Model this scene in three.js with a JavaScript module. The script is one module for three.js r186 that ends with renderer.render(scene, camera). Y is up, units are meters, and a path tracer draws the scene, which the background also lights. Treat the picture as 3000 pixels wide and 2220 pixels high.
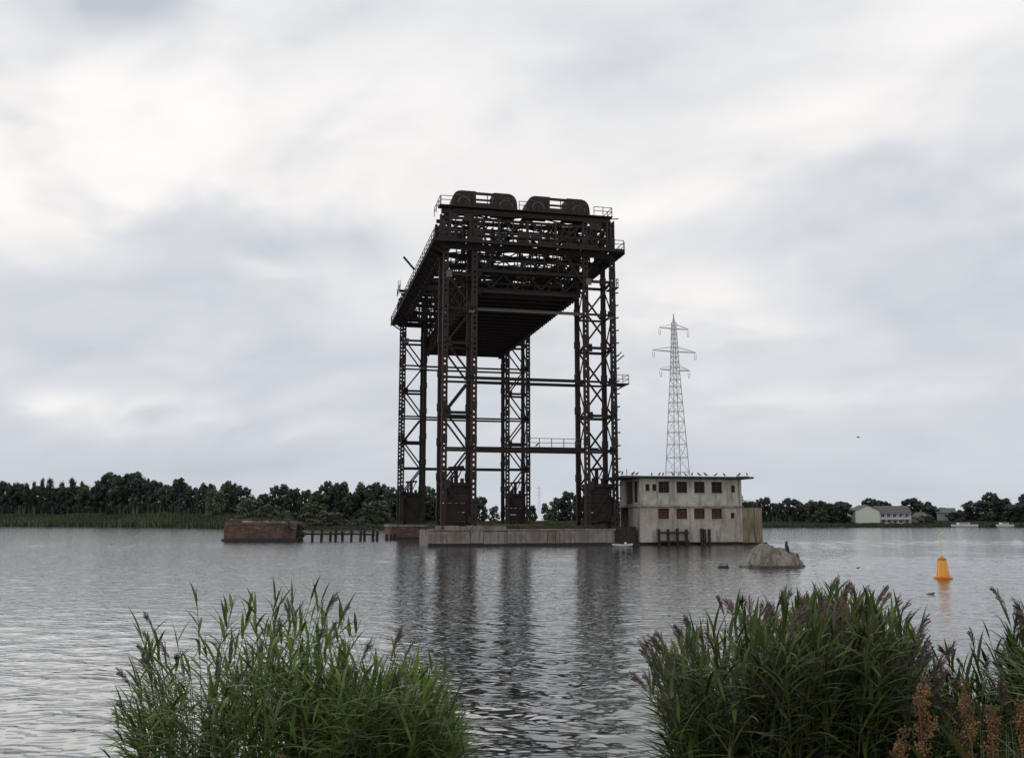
import * as THREE from 'three';
import { mergeGeometries, toCreasedNormals } from 'three/addons/utils/BufferGeometryUtils.js';

// ------------------------------------------------------------------ camera, sky, sun, exposure
const scene = new THREE.Scene();
const camera = new THREE.PerspectiveCamera(43.32, 1024 / 757, 0.1, 9000);
camera.position.set(0, 3, 0);
camera.rotation.set(THREE.MathUtils.degToRad(8.42), 0, 0);

const renderer = new THREE.WebGLRenderer({ antialias: true });
renderer.toneMapping = THREE.LinearToneMapping;
renderer.toneMappingExposure = 1.0;
renderer.shadowMap.enabled = true;

function rng(seed) { let a = seed >>> 0; return () => { a = (a + 0x6D2B79F5) | 0; let t = Math.imul(a ^ (a >>> 15), 1 | a); t = (t + Math.imul(t ^ (t >>> 7), 61 | t)) ^ t; return ((t ^ (t >>> 14)) >>> 0) / 4294967296; }; }
const hash = (x, y, s) => { let h = Math.imul(x | 0, 374761393) ^ Math.imul(y | 0, 668265263) ^ Math.imul(s | 0, 1274126177); h = Math.imul(h ^ (h >>> 13), 1103515245); return ((h ^ (h >>> 16)) >>> 0) / 4294967296; };
const mod = (a, n) => ((a % n) + n) % n;
function vnoise(x, y, s = 0, px = 0, py = 0) {
  const xi = Math.floor(x), yi = Math.floor(y), fx = x - xi, fy = y - yi, u = fx * fx * (3 - 2 * fx), v = fy * fy * (3 - 2 * fy);
  const X = i => px ? mod(i, px) : i, Y = i => py ? mod(i, py) : i;
  const a = hash(X(xi), Y(yi), s), b = hash(X(xi + 1), Y(yi), s), c = hash(X(xi), Y(yi + 1), s), d = hash(X(xi + 1), Y(yi + 1), s);
  return a + (b - a) * u + (c - a) * v + (a - b - c + d) * u * v;
}
function fbm(x, y, s = 0, oct = 4, px = 0, py = 0) { let r = 0, w = 0.5, t = 0; for (let i = 0; i < oct; i++) { r += w * vnoise(x, y, s + i * 17, px, py); t += w; w *= 0.5; x *= 2; y *= 2; px *= 2; py *= 2; } return r / t; }
const smooth = (a, b, x) => { const t = Math.min(1, Math.max(0, (x - a) / (b - a))); return t * t * (3 - 2 * t); };
const lerp = (a, b, t) => a + (b - a) * t;

function makeSky() {
  const W = 2048, H = 1024, data = new Float32Array(W * H * 4);
  // clouds in view: [azimuth, elevation, half-width, half-height, slant (degrees), brighter or darker]
  const F = [[-21, 25.5, 8, 3.6, 14, .42], [-29, 22, 8, 3.0, 8, .46], [-12, 24, 7, 3, 20, .3], [-21, 19.4, 5, 1.3, 6, .5], [-8, 21, 7, 3, 25, .16], [-25.5, 28.6, 3.4, 1.8, 15, -1.5], [-31.5, 29.6, 2.2, 1.8, 0, -.3], [-13.5, 16.9, 5.5, 1.5, 8, -.3], [-22, 15.5, 5, 1, 6, .06], [-24, 12.0, 9, 2.0, 3, -.2], [-24, 6.2, 9, .75, 0, .4], [-17, 5.0, 8, .7, 0, .2], [-16, 14.3, 5, .9, 5, .2],
    [21, 18.4, 8, 2.4, 10, -.2], [13.5, 23.0, 6, 1.1, 16, .3], [17, 21.6, 4, .8, 14, .22], [8, 20.2, 5, .8, 8, .22], [3, 19, 4, 1, 10, .12], [11.8, 14.2, 3.6, 1.6, -12, .3], [15.5, 11.6, 4.5, .9, -8, .3], [25, 14.5, 6, 1.5, 18, -.14], [25, 9.6, 7, 1.6, 5, -.12], [20, 7.3, 8, .6, 2, .2], [9, 8.2, 4, .6, 2, .16], [3, 27, 9, 3, 0, -.1], [27, 27, 6, 2.4, 20, .14], [-4, 27, 5, 2, 20, .1], [-5, 10, 8, 3, 0, -.06]];
  for (const f of F) { f.push(Math.cos(f[4] / 57.3), Math.sin(f[4] / 57.3)); }
  for (let j = 0; j < H; j++) {
    const el = ((j + .5) / H - .5) * Math.PI, eld = el * 57.2958, cy = Math.cos(el), sy = Math.sin(el);
    for (let i = 0; i < W; i++) {
      const ph = ((i + .5) / W - .5) * 2 * Math.PI, dx = cy * Math.cos(ph), dz = cy * Math.sin(ph), az = Math.atan2(dx, -dz) * 57.2958;
      let t = .4, k = (j * W + i) * 4;
      if (sy > -.05) {
        const q = 1 / (Math.max(sy, 0) + .26), X0 = dx * q, Z0 = dz * q, X = X0 * .87 + Z0 * .5, Z = Z0 * .87 - X0 * .5;
        const w1 = fbm(X * 1.3 + 3, Z * 1.3, 5, 4) - .5, w2 = fbm(X * 1.3, Z * 1.3 + 9, 31, 4) - .5;
        const n = fbm(X * 1.7 + w1 * 1.6 + 20, Z * 2.4 + w2 * 1.6 + 4, 71, 6) - .5, n2 = fbm(X * 5.5 + w2 * 3, Z * 8.5 + w1 * 3, 91, 5) - .5;
        t = lerp(.0, .42, smooth(0, 16, eld)) + n * lerp(.4, .62, smooth(2, 14, eld)) + n2 * lerp(.12, .42, smooth(2, 14, eld)) + (fbm(X0 * 4.6 + w2 * 2 + 40, Z0 * 4.6 + w1 * 2, 131, 6) - .5) * .75 * smooth(3, 16, eld);
        const ja = az + (w1 * 8 + n2 * 8) * smooth(2, 14, eld), je = eld + (w2 * 4 + n * 4 + n2 * 3.4) * lerp(.15, 1, smooth(5, 18, eld));
        let f = 0; for (const [a, e, sa, se, , amp, c, s] of F) { const pa = ja - a, pe = je - e, da = (pa * c + pe * s) / sa, de = (pe * c - pa * s) / se, d2 = da * da + de * de; if (d2 < 9) f += amp * Math.exp(-d2 * .8); }
        t += f * (1 + n2 * 2.4 + n * 1.2);
        t = lerp(t, .46 + n * .35, smooth(36, 60, eld));
      }
      t = Math.max(-.15, t > .62 ? .62 + .46 * (1 - Math.exp(-(t - .62) / .46)) : t);
      const wm = smooth(.35, .7, t) * (1 - smooth(.85, 1.2, t)) * (1 - .5 * smooth(20, 30, eld));            // thin cloud is creamy
      data[k] = lerp(.595, .99, t) + wm * .02; data[k + 1] = lerp(.635, .985, t) - wm * .006; data[k + 2] = lerp(.685, .995, t) - wm * .032; data[k + 3] = 1;
    }
  }
  const tx = new THREE.DataTexture(data, W, H, THREE.RGBAFormat, THREE.FloatType);
  tx.mapping = THREE.EquirectangularReflectionMapping; tx.magFilter = THREE.LinearFilter; tx.minFilter = THREE.LinearFilter; tx.needsUpdate = true;
  return tx;
}
const skyTex = makeSky();
scene.background = skyTex; scene.environment = skyTex;
const sun = new THREE.DirectionalLight(new THREE.Color(1, .96, .9), 0.5);      // veiled sun behind the bright cloud, upper left
sun.position.set(-.38 * 200, .60 * 200 + 10, -.70 * 200 - 100); sun.target.position.set(0, 10, -100);
sun.castShadow = true; sun.shadow.radius = 100; sun.shadow.mapSize.set(2048, 2048);
Object.assign(sun.shadow.camera, { left: -200, right: 200, top: 150, bottom: -150, near: 1, far: 900 });
scene.add(sun, sun.target);

// ------------------------------------------------------------------ helpers
const C = (r, g, b) => new THREE.Color().setRGB(r, g, b);
const taken = {};
function numbered(n) { const k = taken[n] = (taken[n] ?? -1) + 1; return k ? `${n}_${String(k).padStart(3, '0')}` : n; }
const shade = o => { o.traverse(c => { if (c.isMesh) { c.castShadow = c.receiveShadow = true; } }); return o; };
function tag(o, label, category, group, kind) { if (label) o.userData.label = label; if (category) o.userData.category = category; if (group) o.userData.group = group; if (kind) o.userData.kind = kind; return o; }
function thing(name, label, category, pos = [0, 0, 0], rotY = 0, group) { const o = new THREE.Group(); o.name = numbered(name); o.position.set(...pos); o.rotation.y = rotY; scene.add(o); return tag(o, label, category, group); }
function part(parent, name, geo, mat, pos, rot, scl) { const m = new THREE.Mesh(geo, mat); m.name = name; if (pos) m.position.set(...pos); if (rot) m.rotation.set(...rot); if (scl) m.scale.set(...scl); m.castShadow = m.receiveShadow = true; parent.add(m); return m; }
function sub(parent, name) { const g = new THREE.Group(); g.name = name; parent.add(g); return g; }
const V = (x, y, z) => new THREE.Vector3(x, y, z);
const UB = new THREE.BoxGeometry(1, 1, 1);
const UI = (() => { const s = new THREE.Shape([[-.5, -.5], [.5, -.5], [.5, -.36], [.1, -.36], [.1, .36], [.5, .36], [.5, .5], [-.5, .5], [-.5, .36], [-.1, .36], [-.1, -.36], [-.5, -.36]].map(p => new THREE.Vector2(...p))); const g = new THREE.ExtrudeGeometry(s, { depth: 1, bevelEnabled: false }); g.translate(0, 0, -.5); return g; })();
const UC = new THREE.CylinderGeometry(.5, .5, 1, 8).rotateX(Math.PI / 2);
function orient(o, a, b, w, h) {
  const d = V(...b).sub(V(...a)), len = d.length(); d.normalize();
  const up = Math.abs(d.y) > .99 ? V(0, 0, 1) : V(0, 1, 0), x = V().crossVectors ? new THREE.Vector3().crossVectors(up, d).normalize() : 0, y = new THREE.Vector3().crossVectors(d, x);
  o.quaternion.setFromRotationMatrix(new THREE.Matrix4().makeBasis(x, y, d)); o.position.set((a[0] + b[0]) / 2, (a[1] + b[1]) / 2, (a[2] + b[2]) / 2); o.scale.set(w, h, len); return o;
}
function bar(parent, name, a, b, w, h, mat, geo = UB) { return orient(part(parent, name, geo, mat), a, b, w, h); }
function barGeo(a, b, w, h, geo = UB) { const o = orient(new THREE.Object3D(), a, b, w, h); o.updateMatrix(); return geo.clone().applyMatrix4(o.matrix); }
const bx = (w, h, d, x = 0, y = 0, z = 0) => new THREE.BoxGeometry(w, h, d).translate(x, y, z);
function plain(g) { const n = g.index ? g.toNonIndexed() : g.clone(); for (const k of Object.keys(n.attributes)) if (!['position', 'normal', 'uv'].includes(k)) n.deleteAttribute(k); return n; }
const merge = gs => mergeGeometries(gs.map(plain));
function boxUV(g0, s = 1) {                                     // uv in metres, projected along each face's main axis
  const g = g0.index ? g0.toNonIndexed() : g0; g.computeVertexNormals(); const p = g.attributes.position, n = g.attributes.normal, uv = new Float32Array(p.count * 2);
  for (let i = 0; i < p.count; i++) { const ax = Math.abs(n.getX(i)), ay = Math.abs(n.getY(i)), az = Math.abs(n.getZ(i)); const X = p.getX(i), Y = p.getY(i), Z = p.getZ(i); if (ay >= ax && ay >= az) { uv[2 * i] = X * s; uv[2 * i + 1] = Z * s; } else if (ax >= az) { uv[2 * i] = Z * s; uv[2 * i + 1] = Y * s; } else { uv[2 * i] = X * s; uv[2 * i + 1] = Y * s; } }
  g.setAttribute('uv', new THREE.BufferAttribute(uv, 2)); return g;
}
function tex(size, fn, srgb = true, rep) { // fn(u,v) in 0..1 -> linear [r,g,b]
  const d = new Uint8Array(size * size * 4), enc = x => { x = Math.min(1, Math.max(0, x)); return srgb ? 255 * (x <= .0031308 ? 12.92 * x : 1.055 * Math.pow(x, 1 / 2.4) - .055) : 255 * x; };
  for (let j = 0; j < size; j++) for (let i = 0; i < size; i++) { const c = fn(i / size, j / size), k = (j * size + i) * 4; d[k] = enc(c[0]); d[k + 1] = enc(c[1]); d[k + 2] = enc(c[2]); d[k + 3] = 255; }
  const t = new THREE.DataTexture(d, size, size); t.wrapS = t.wrapT = THREE.RepeatWrapping; t.magFilter = THREE.LinearFilter; t.minFilter = THREE.LinearMipmapLinearFilter; t.generateMipmaps = true; if (srgb) t.colorSpace = THREE.SRGBColorSpace; if (rep) t.repeat.set(...rep); t.needsUpdate = true; return t;
}
const mix3 = (a, b, t) => [lerp(a[0], b[0], t), lerp(a[1], b[1], t), lerp(a[2], b[2], t)];
const std = (o) => new THREE.MeshStandardMaterial(o);

// ------------------------------------------------------------------ materials
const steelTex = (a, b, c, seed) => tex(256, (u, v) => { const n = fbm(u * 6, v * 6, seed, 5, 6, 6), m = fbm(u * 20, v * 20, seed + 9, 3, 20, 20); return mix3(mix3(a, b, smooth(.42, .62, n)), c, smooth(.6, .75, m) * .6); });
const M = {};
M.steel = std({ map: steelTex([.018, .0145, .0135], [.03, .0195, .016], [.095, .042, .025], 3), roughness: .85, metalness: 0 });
M.steelRed = std({ map: steelTex([.034, .016, .014], [.056, .023, .017], [.024, .015, .014], 23), roughness: .88 });
M.steelGrey = std({ map: steelTex([.11, .09, .082], [.16, .14, .13], [.08, .045, .03], 33), roughness: .8 });
M.galv = std({ map: steelTex([.42, .43, .43], [.5, .51, .51], [.34, .33, .32], 43), roughness: .7 });
M.insul = std({ color: C(.3, .31, .31), roughness: .4 });
const stainTex = (a, b, dark, streak, seed, size = 512) => tex(size, (u, v) => {
  const n = fbm(u * 5, v * 5, seed, 5, 5, 5), f = fbm(u * 40, v * 40, seed + 5, 3, 40, 40), st = fbm(u * 24, v * 3, seed + 11, 4, 24, 3), bl = fbm(u * 3, v * 3, seed + 21, 3, 3, 3);
  let c = mix3(a, b, smooth(.35, .65, n)); c = mix3(c, dark, smooth(.52, .75, st) * streak); c = mix3(c, dark, smooth(.6, .78, bl) * .4); const k = .86 + f * .28; return [c[0] * k, c[1] * k, c[2] * k];
});
M.concrete = std({ map: stainTex([.27, .23, .2], [.2, .17, .145], [.095, .075, .06], .6, 51), roughness: .95 }); M.concrete.map.repeat.set(.16, .16);
M.concreteLight = std({ map: stainTex([.32, .27, .235], [.235, .195, .17], [.11, .085, .07], .5, 61), roughness: .95 }); M.concreteLight.map.repeat.set(.18, .18);
M.wallUpper = std({ map: stainTex([.50, .48, .405], [.41, .385, .32], [.22, .175, .135], .6, 71), roughness: .95 }); M.wallUpper.map.repeat.set(.13, .13);
M.wallLower = std({ map: stainTex([.48, .42, .37], [.385, .325, .28], [.21, .16, .13], .65, 81), roughness: .95 }); M.wallLower.map.repeat.set(.12, .12);
M.nose = std({ map: stainTex([.27, .22, .15], [.19, .145, .095], [.09, .065, .04], .9, 85), roughness: .95 }); M.nose.map.repeat.set(.2, .12);
M.wet = std({ map: stainTex([.03, .028, .024], [.02, .018, .016], [.012, .012, .01], .4, 91, 256), roughness: .5 });
M.brick = std({ map: tex(512, (u, v) => { const n = fbm(u * 4, v * 14, 101, 5, 4, 14), f = fbm(u * 60, v * 90, 105, 2, 60, 90), s = fbm(u * 16, v * 3, 107, 4, 16, 3); let c = mix3([.165, .095, .072], [.1, .064, .053], smooth(.35, .65, n)); c = mix3(c, [.30, .24, .20], smooth(.62, .8, n) * .6); c = mix3(c, [.07, .048, .038], smooth(.5, .8, s) * .4); const k = .75 + f * .5; return [c[0] * k, c[1] * k, c[2] * k]; }), roughness: .95 }); M.brick.map.repeat.set(.2, .2);
M.redPaint = std({ map: steelTex([.075, .022, .02], [.11, .035, .03], [.04, .02, .018], 111), roughness: .8 });
M.dark = std({ color: C(.018, .017, .016), roughness: .9 });
M.timber = std({ map: stainTex([.055, .035, .027], [.035, .024, .02], [.02, .015, .012], .6, 121, 256), roughness: .9 });
M.roof = std({ map: stainTex([.075, .072, .066], [.05, .048, .046], [.03, .028, .025], .4, 131, 256), roughness: .9 });
M.rock = std({ map: stainTex([.25, .22, .18], [.145, .125, .1], [.06, .05, .04], .9, 141), roughness: .95 }); M.rock.map.repeat.set(.35, .35);
M.orange = std({ color: C(.95, .45, .07), roughness: .45 }); M.yellow = std({ color: C(.75, .6, .2), roughness: .5 });
M.buoyBase = std({ color: C(.55, .13, .015), roughness: .5 });
M.white = std({ color: C(.75, .75, .73), roughness: .6 });
M.bark = std({ color: C(.05, .04, .032), roughness: .95 });
M.glass = new THREE.MeshPhysicalMaterial({ color: C(.016, .017, .018), roughness: .12 });
M.dimGlass = new THREE.MeshPhysicalMaterial({ color: C(.028, .018, .016), roughness: .6, specularIntensity: .35 });
// short-crested ripples, 13 m tile, height in metres
const WAVE_TILE = 13, bump = (() => {
  const N = 1024, R = rng(211), h = new Float32Array(N * N), sx = [], cx = [];
  for (let c = 0; c < 64; c++) {
    const L = .16 * Math.pow(3.6, Math.pow(R(), 1.2)), th = (R() + R() - 1) * 1.15, k = WAVE_TILE / L, kx = Math.round(k * Math.sin(th)), kz = Math.round(k * Math.cos(th)), ph = R() * 6.283, A = .016 * L / 6.283 * (.6 + .8 * R()), w = 2 * Math.PI / N;
    for (let i = 0; i < N; i++) { sx[i] = Math.sin(kx * i * w + ph); cx[i] = Math.cos(kx * i * w + ph); }
    for (let j = 0; j < N; j++) { const sz = A * Math.sin(kz * j * w), cz = A * Math.cos(kz * j * w), o = j * N; for (let i = 0; i < N; i++) h[o + i] += sx[i] * cz + cx[i] * sz; }
  }
  const d = new Float32Array(N * N * 4); for (let i = 0; i < N * N; i++) { const v = .5 + h[i] / .1; d[4 * i] = d[4 * i + 1] = d[4 * i + 2] = v; d[4 * i + 3] = 1; }
  const t = new THREE.DataTexture(d, N, N, THREE.RGBAFormat, THREE.FloatType); t.wrapS = t.wrapT = THREE.RepeatWrapping; t.magFilter = t.minFilter = THREE.LinearFilter; t.repeat.set(1 / WAVE_TILE, 1 / WAVE_TILE); t.needsUpdate = true; return t;
})();
M.water = new THREE.MeshPhysicalMaterial({ color: C(.018, .022, .019), roughness: .08, ior: 2.4, bumpMap: bump, bumpScale: .07 });
M.bank = std({ map: tex(256, (u, v) => { const n = fbm(u * 8, v * 8, 301, 5, 8, 8); return mix3([.05, .055, .025], [.09, .07, .04], n); }), roughness: 1 }); M.bank.map.repeat.set(.4, .4);
M.land = std({ map: tex(256, (u, v) => { const n = fbm(u * 8, v * 8, 311, 5, 8, 8); return mix3([.045, .065, .025], [.075, .08, .035], n); }), roughness: 1 }); M.land.map.repeat.set(.05, .05);

// ------------------------------------------------------------------ water
(() => {
  const R = rng(7), comp = [];
  for (let i = 0; i < 46; i++) { const L = .42 * Math.pow(5, Math.pow(i / 45, 1.1)), a = (R() - .5) * 2.5 + .1 + Math.PI / 2, k = 2 * Math.PI / L; comp.push([L, k * Math.cos(a), k * Math.sin(a), R() * 6.283, .00135 * Math.pow(L, .93) * (.6 + R() * .8)]); }
  const gust = (x, z) => { const n = fbm(x * .03 + 8, z * .022 + 3, 401, 3), near = smooth(140, 30, -z); return (.4 + 1.5 * smooth(.3, .7, n)) * lerp(.8, 1, smooth(-14, 2, x)) * lerp(1.15, 1, near); };
  const rows = 760, cols = 500, z0 = 5.5, z1 = 170, pos = [], uv = [], idx = [];
  for (let j = 0; j <= rows; j++) {
    const Z = z0 * Math.pow(z1 / z0, j / rows), dz = Z * Math.log(z1 / z0) / rows;
    for (let i = 0; i <= cols; i++) {
      const s = (i / cols - .5) * 1.5, x = s * Z * (1 + 6 / Z), z = -Z; let h = 0;
      const g = gust(x, z), dx = 1.5 * Z * (1 + 6 / Z) / cols, r = Math.max(dx * .7, dz);
      if (j > 0 && j < rows) for (const [L, kx, kz, ph, A] of comp) { const w = smooth(1.8, 3.6, L / r); if (w > 0) h += w * A * g * Math.sin(kx * x + kz * z + ph); }
      pos.push(x, h * smooth(z1, z1 * .8, Z), z); uv.push(x, z);
      if (i < cols && j < rows) { const a = j * (cols + 1) + i, b = a + 1, c = a + cols + 1, d = c + 1; idx.push(a, b, c, b, d, c); }
    }
  }
  const g = new THREE.BufferGeometry(); g.setAttribute('position', new THREE.Float32BufferAttribute(pos, 3)); g.setAttribute('uv', new THREE.Float32BufferAttribute(uv, 2)); g.setIndex(idx); g.computeVertexNormals();
  // the rest of the lagoon: flat sheets round the rippled one
  const W2 = 3000, quads = [];
  const q = (x0, z0_, x1, z1_, x2, z2_, x3, z3_) => { const b = new THREE.BufferGeometry(); b.setAttribute('position', new THREE.Float32BufferAttribute([x0, 0, z0_, x1, 0, z1_, x2, 0, z2_, x3, 0, z3_], 3)); b.setAttribute('uv', new THREE.Float32BufferAttribute([x0, z0_, x1, z1_, x2, z2_, x3, z3_], 2)); b.setIndex([0, 1, 2, 0, 2, 3]); b.computeVertexNormals(); return b; };
  const e0 = .75 * (z0 + 6), e1 = .75 * (z1 + 6);
  quads.push(q(-W2, -z1, W2, -z1, W2, -2500, -W2, -2500), q(-W2, -z0, -e0, -z0, -e1, -z1, -W2, -z1), q(e0, -z0, W2, -z0, W2, -z1, e1, -z1));
  const all = mergeGeometries([g.toNonIndexed(), ...quads.map(x => x.toNonIndexed())]);
  const m = new THREE.Mesh(all, M.water); m.name = 'water'; m.receiveShadow = true; scene.add(m); tag(m, 'grey rippled lagoon water round the lift bridge piers', 'water', null, 'structure');
})();

// ------------------------------------------------------------------ land: near bank and far shore
const bankY = (x, z) => { const edge = -6.2 - 3.0 * smooth(1.9, 3.1, x) + (fbm(x * .7, 3, 411, 3) - .5) * .8; return lerp(1.42, -.6, smooth(edge + 4.2, edge - 1.6, z)) + (fbm(x * 1.3, z * 1.3, 421, 3) - .5) * .12; };
(() => {
  const g = new THREE.PlaneGeometry(60, 26, 160, 70).rotateX(-Math.PI / 2).translate(0, 0, 3.5), p = g.attributes.position, uv = g.attributes.uv;
  for (let i = 0; i < p.count; i++) { p.setY(i, bankY(p.getX(i), p.getZ(i))); uv.setXY(i, p.getX(i), p.getZ(i)); } g.computeVertexNormals();
  const m = new THREE.Mesh(g, M.bank); m.name = 'ground'; m.receiveShadow = m.castShadow = true; scene.add(m); tag(m, 'grassy earth bank under the reeds in the foreground', 'ground', null, 'structure');
})();
// far shoreline: (x / z slope, distance)
const SH = [[-1.8, 900], [-1.1, 650], [-.72, 540], [-.53, 478], [-.42, 440], [-.30, 360], [-.2, 318], [-.12, 310], [-.05, 325], [.04, 352], [.14, 378], [.27, 396], [.4, 412], [.53, 424], [.8, 450], [1.8, 520]];
function shoreZ(s) { for (let i = 1; i < SH.length; i++) if (s <= SH[i][0]) { const t = (s - SH[i - 1][0]) / (SH[i][0] - SH[i - 1][0]); return lerp(SH[i - 1][1], SH[i][1], Math.max(0, t)); } return SH[SH.length - 1][1]; }
const rise = s => lerp(1.4, 3.6, smooth(-.2, -.33, s));
function landY(s, dz) { return lerp(-.4, .35, smooth(-1, 3, dz)) + rise(s) * smooth(3, 45, dz); }
(() => {
  const D = [-4, -1, 1, 3, 8, 16, 28, 45, 120, 500, 2200], N = 240, pos = [], uv = [], idx = [];
  for (let i = 0; i <= N; i++) { const s = lerp(-1.8, 1.8, i / N), z = shoreZ(s) + (fbm(i * .35, 1, 431, 3) - .5) * 6; for (let k = 0; k < D.length; k++) { const Z = z + D[k]; pos.push(s * Z, landY(s, D[k]), -Z); uv.push(s * Z, Z); if (i < N && k < D.length - 1) { const a = i * D.length + k, b = a + D.length; idx.push(a, b, a + 1, b, b + 1, a + 1); } } }
  const g = new THREE.BufferGeometry(); g.setAttribute('position', new THREE.Float32BufferAttribute(pos, 3)); g.setAttribute('uv', new THREE.Float32BufferAttribute(uv, 2)); g.setIndex(idx); g.computeVertexNormals();
  const m = new THREE.Mesh(g, M.land); m.name = 'terrain'; m.receiveShadow = true; scene.add(m); tag(m, 'low green land along the far shore', 'land', null, 'structure');
})();
const shoreAt = (px, dz) => { const s = (px - 1116) / 2080 * 1.011, Z = shoreZ(s) + dz; return [s * Z, landY(s, dz), -Z]; };   // a place on the far shore: bearing and metres inland

// ------------------------------------------------------------------ lift bridge (local axes: x across, y up, -z along the bridge away from the near bank)
const BR = { pos: [1.91, 0, -118], rot: THREE.MathUtils.degToRad(12.826) }, LEN = 45.2, HW = 8.92;
const local = (parentPos, rot) => p => { const v = V(...p).applyAxisAngle(V(0, 1, 0), rot); return [v.x + parentPos[0], v.y + parentPos[1], v.z + parentPos[2]]; };
const toWorld = local(BR.pos, BR.rot);
const bridge = thing('lift_bridge', 'tall rusty steel lift bridge frame standing alone in the water', 'bridge', BR.pos, BR.rot);
(() => {
  const R = rng(21), st = () => R() < .72 ? M.steel : (R() < .5 ? M.steelRed : M.steel);
  // laced post: two plates joined by battens, open between
  const y0 = 1.9, y1 = 41, hgt = y1 - y0, PW = .64;
  const lacedPlates = merge([bx(.19, hgt, .56, -.235, hgt / 2), bx(.19, hgt, .56, .235, hgt / 2)]);
  const bat = []; for (let y = .3; y < hgt; y += .64) for (const s of [-1, 1]) bat.push(bx(.29, .33, .035, 0, y, s * .262)); const battens = merge(bat);
  const solid = merge([bx(.12, hgt, .5, -.22, hgt / 2), bx(.12, hgt, .5, .22, hgt / 2), bx(.34, hgt, .1, 0, hgt / 2, .1)]);
  const spl = []; for (let y = 2.1; y < hgt; y += 4.28) spl.push(bx(.7, .9, .6, 0, y, 0)); const splices = merge(spl);
  const levels = []; for (let y = 7.27; y < 37; y += 4.28) levels.push(y);
  const lv = [3.0, ...levels];
  function tower(v, u, cross, lacedAt, mats) {
    const t = sub(bridge, 'corner_tower'); t.position.set(v, 0, -u);
    for (const sx of [-1, 1]) for (const sz of [-1, 1]) {
      const laced = lacedAt(sx, sz), p = part(t, 'post', laced ? lacedPlates : solid, mats(sx, sz), [sx * 1.8, y0, sz * 1.9]);
      if (laced) tag(part(t, 'post_batten', battens, M.steel, [sx * 1.8, y0, sz * 1.9]), null, null, null, 'stuff');
      tag(part(t, 'splice_plate', splices, M.steel, [sx * 1.8, y0, sz * 1.9]), null, null, null, 'stuff');
    }
    lv.forEach((y, i) => {
      for (const sz of [-1, 1]) bar(t, 'strut', [-1.5, y, sz * 1.9], [1.5, y, sz * 1.9], .2, i % 2 ? .34 : .26, st(), UI);
      for (const sx of [-1, 1]) bar(t, 'strut', [sx * 1.8, y, -1.6], [sx * 1.8, y, 1.6], .2, .26, st(), UI);
      if (i < lv.length - 1) {
        const yb = lv[i + 1], up = i % 2 ? 1 : -1;
        for (const sz of [-1, 1]) { const q = (cross && sz > 0) ? -up : up; bar(t, 'diagonal', [-1.45 * q, y + .25, sz * 1.9], [1.45 * q, yb - .25, sz * 1.9], .16, .22, st(), UI); }
        for (const sx of [-1, 1]) bar(t, 'diagonal', [sx * 1.8, y + .25, -1.5 * up * sx], [sx * 1.8, yb - .25, 1.5 * up * sx], .12, .16, M.steel, UI);
        const gx = 1.42 * up; part(t, 'gusset_plate', UB, i > 4 ? M.steelGrey : M.steel, [gx, yb - .1, 2.18], [0, 0, 0], [.75, .85, .03]);
        part(t, 'gusset_plate', UB, M.steel, [-gx, y + .1, 2.18], [0, 0, 0], [.7, .75, .03]);
      }
    });
    return t;
  }
  const red = (sx, sz) => R() < .45 ? M.steelRed : M.steel;
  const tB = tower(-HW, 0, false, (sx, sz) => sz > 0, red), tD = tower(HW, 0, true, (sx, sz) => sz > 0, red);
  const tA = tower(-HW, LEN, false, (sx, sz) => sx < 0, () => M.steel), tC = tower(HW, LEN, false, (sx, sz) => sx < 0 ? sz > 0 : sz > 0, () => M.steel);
  // climbing cleats up the outer near right post
  for (let y = 4; y < 33; y += 1.62) bar(tD, 'climbing_cleat', [2.05, y, 1.95], [2.55, y + .12, 2.0], .1, .16, M.steel);
  for (let y = 3; y < 36; y += 3.1) bar(tD, 'cable_bracket', [2.05, y + .8, .3], [2.42, y + .8, .3], .25, .5, M.steel);
  // balconies on the right near tower
  const balcony = (y, w) => { const b = sub(bridge, 'service_balcony'); b.position.set(HW + 2.0, y, .6);
    part(b, 'balcony_floor', UB, M.steel, [w / 2 - .2, 0, 0], null, [w, .14, 2.4]); bar(b, 'bracket', [0, -1, 0], [w - .5, -.1, 0], .12, .16, M.steel);
    for (const [x, z] of [[.1, 1.15], [w - .25, 1.15], [w - .25, -1.1], [w / 2, 1.15]]) bar(b, 'rail_post', [x, .07, z], [x, 1.15, z], .07, .07, M.steel);
    for (const h of [.6, 1.12]) { bar(b, 'hand_rail', [0, h, 1.15], [w - .22, h, 1.15], .06, .06, M.steel); bar(b, 'hand_rail', [w - .25, h, 1.15], [w - .25, h, -1.15], .06, .06, M.steel); } };
  balcony(20.0, 2.1); balcony(32.4, .9);
  bar(bridge, 'lamp_arm', [HW + 2, 22.6, 1.9], [HW + 3.2, 23.6, 1.9], .14, .14, M.steel); bar(bridge, 'lamp_arm', [HW + 2, 23.2, 1.9], [HW + 2.9, 24.0, 1.9], .12, .12, M.steel);
  // ties across between the towers
  for (const u of [-1.9, 1.9]) for (const [y, w] of [[11.55, .42], [20.1, .36], [28.65, .34]]) if (u < 0 || y < 28) bar(bridge, 'cross_tie', [-HW + 2.1, y, -u], [HW - 2.1, y, -u], .3, w, y > 28 ? M.steelGrey : M.steel, UI);
  for (const u of [LEN - 1.9, LEN + 1.9]) for (const y of [11.5, 20.0, 28.6]) bar(bridge, 'cross_tie', [-HW + 2.1, y, -u], [HW - 2.1, y, -u], .26, .28, M.steel, UI);
  // catwalk on the low tie
  const cw = sub(bridge, 'catwalk');
  part(cw, 'catwalk_floor', UB, M.steel, [4.2, 11.83, .9], null, [9.4, .08, 1.3]);
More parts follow.
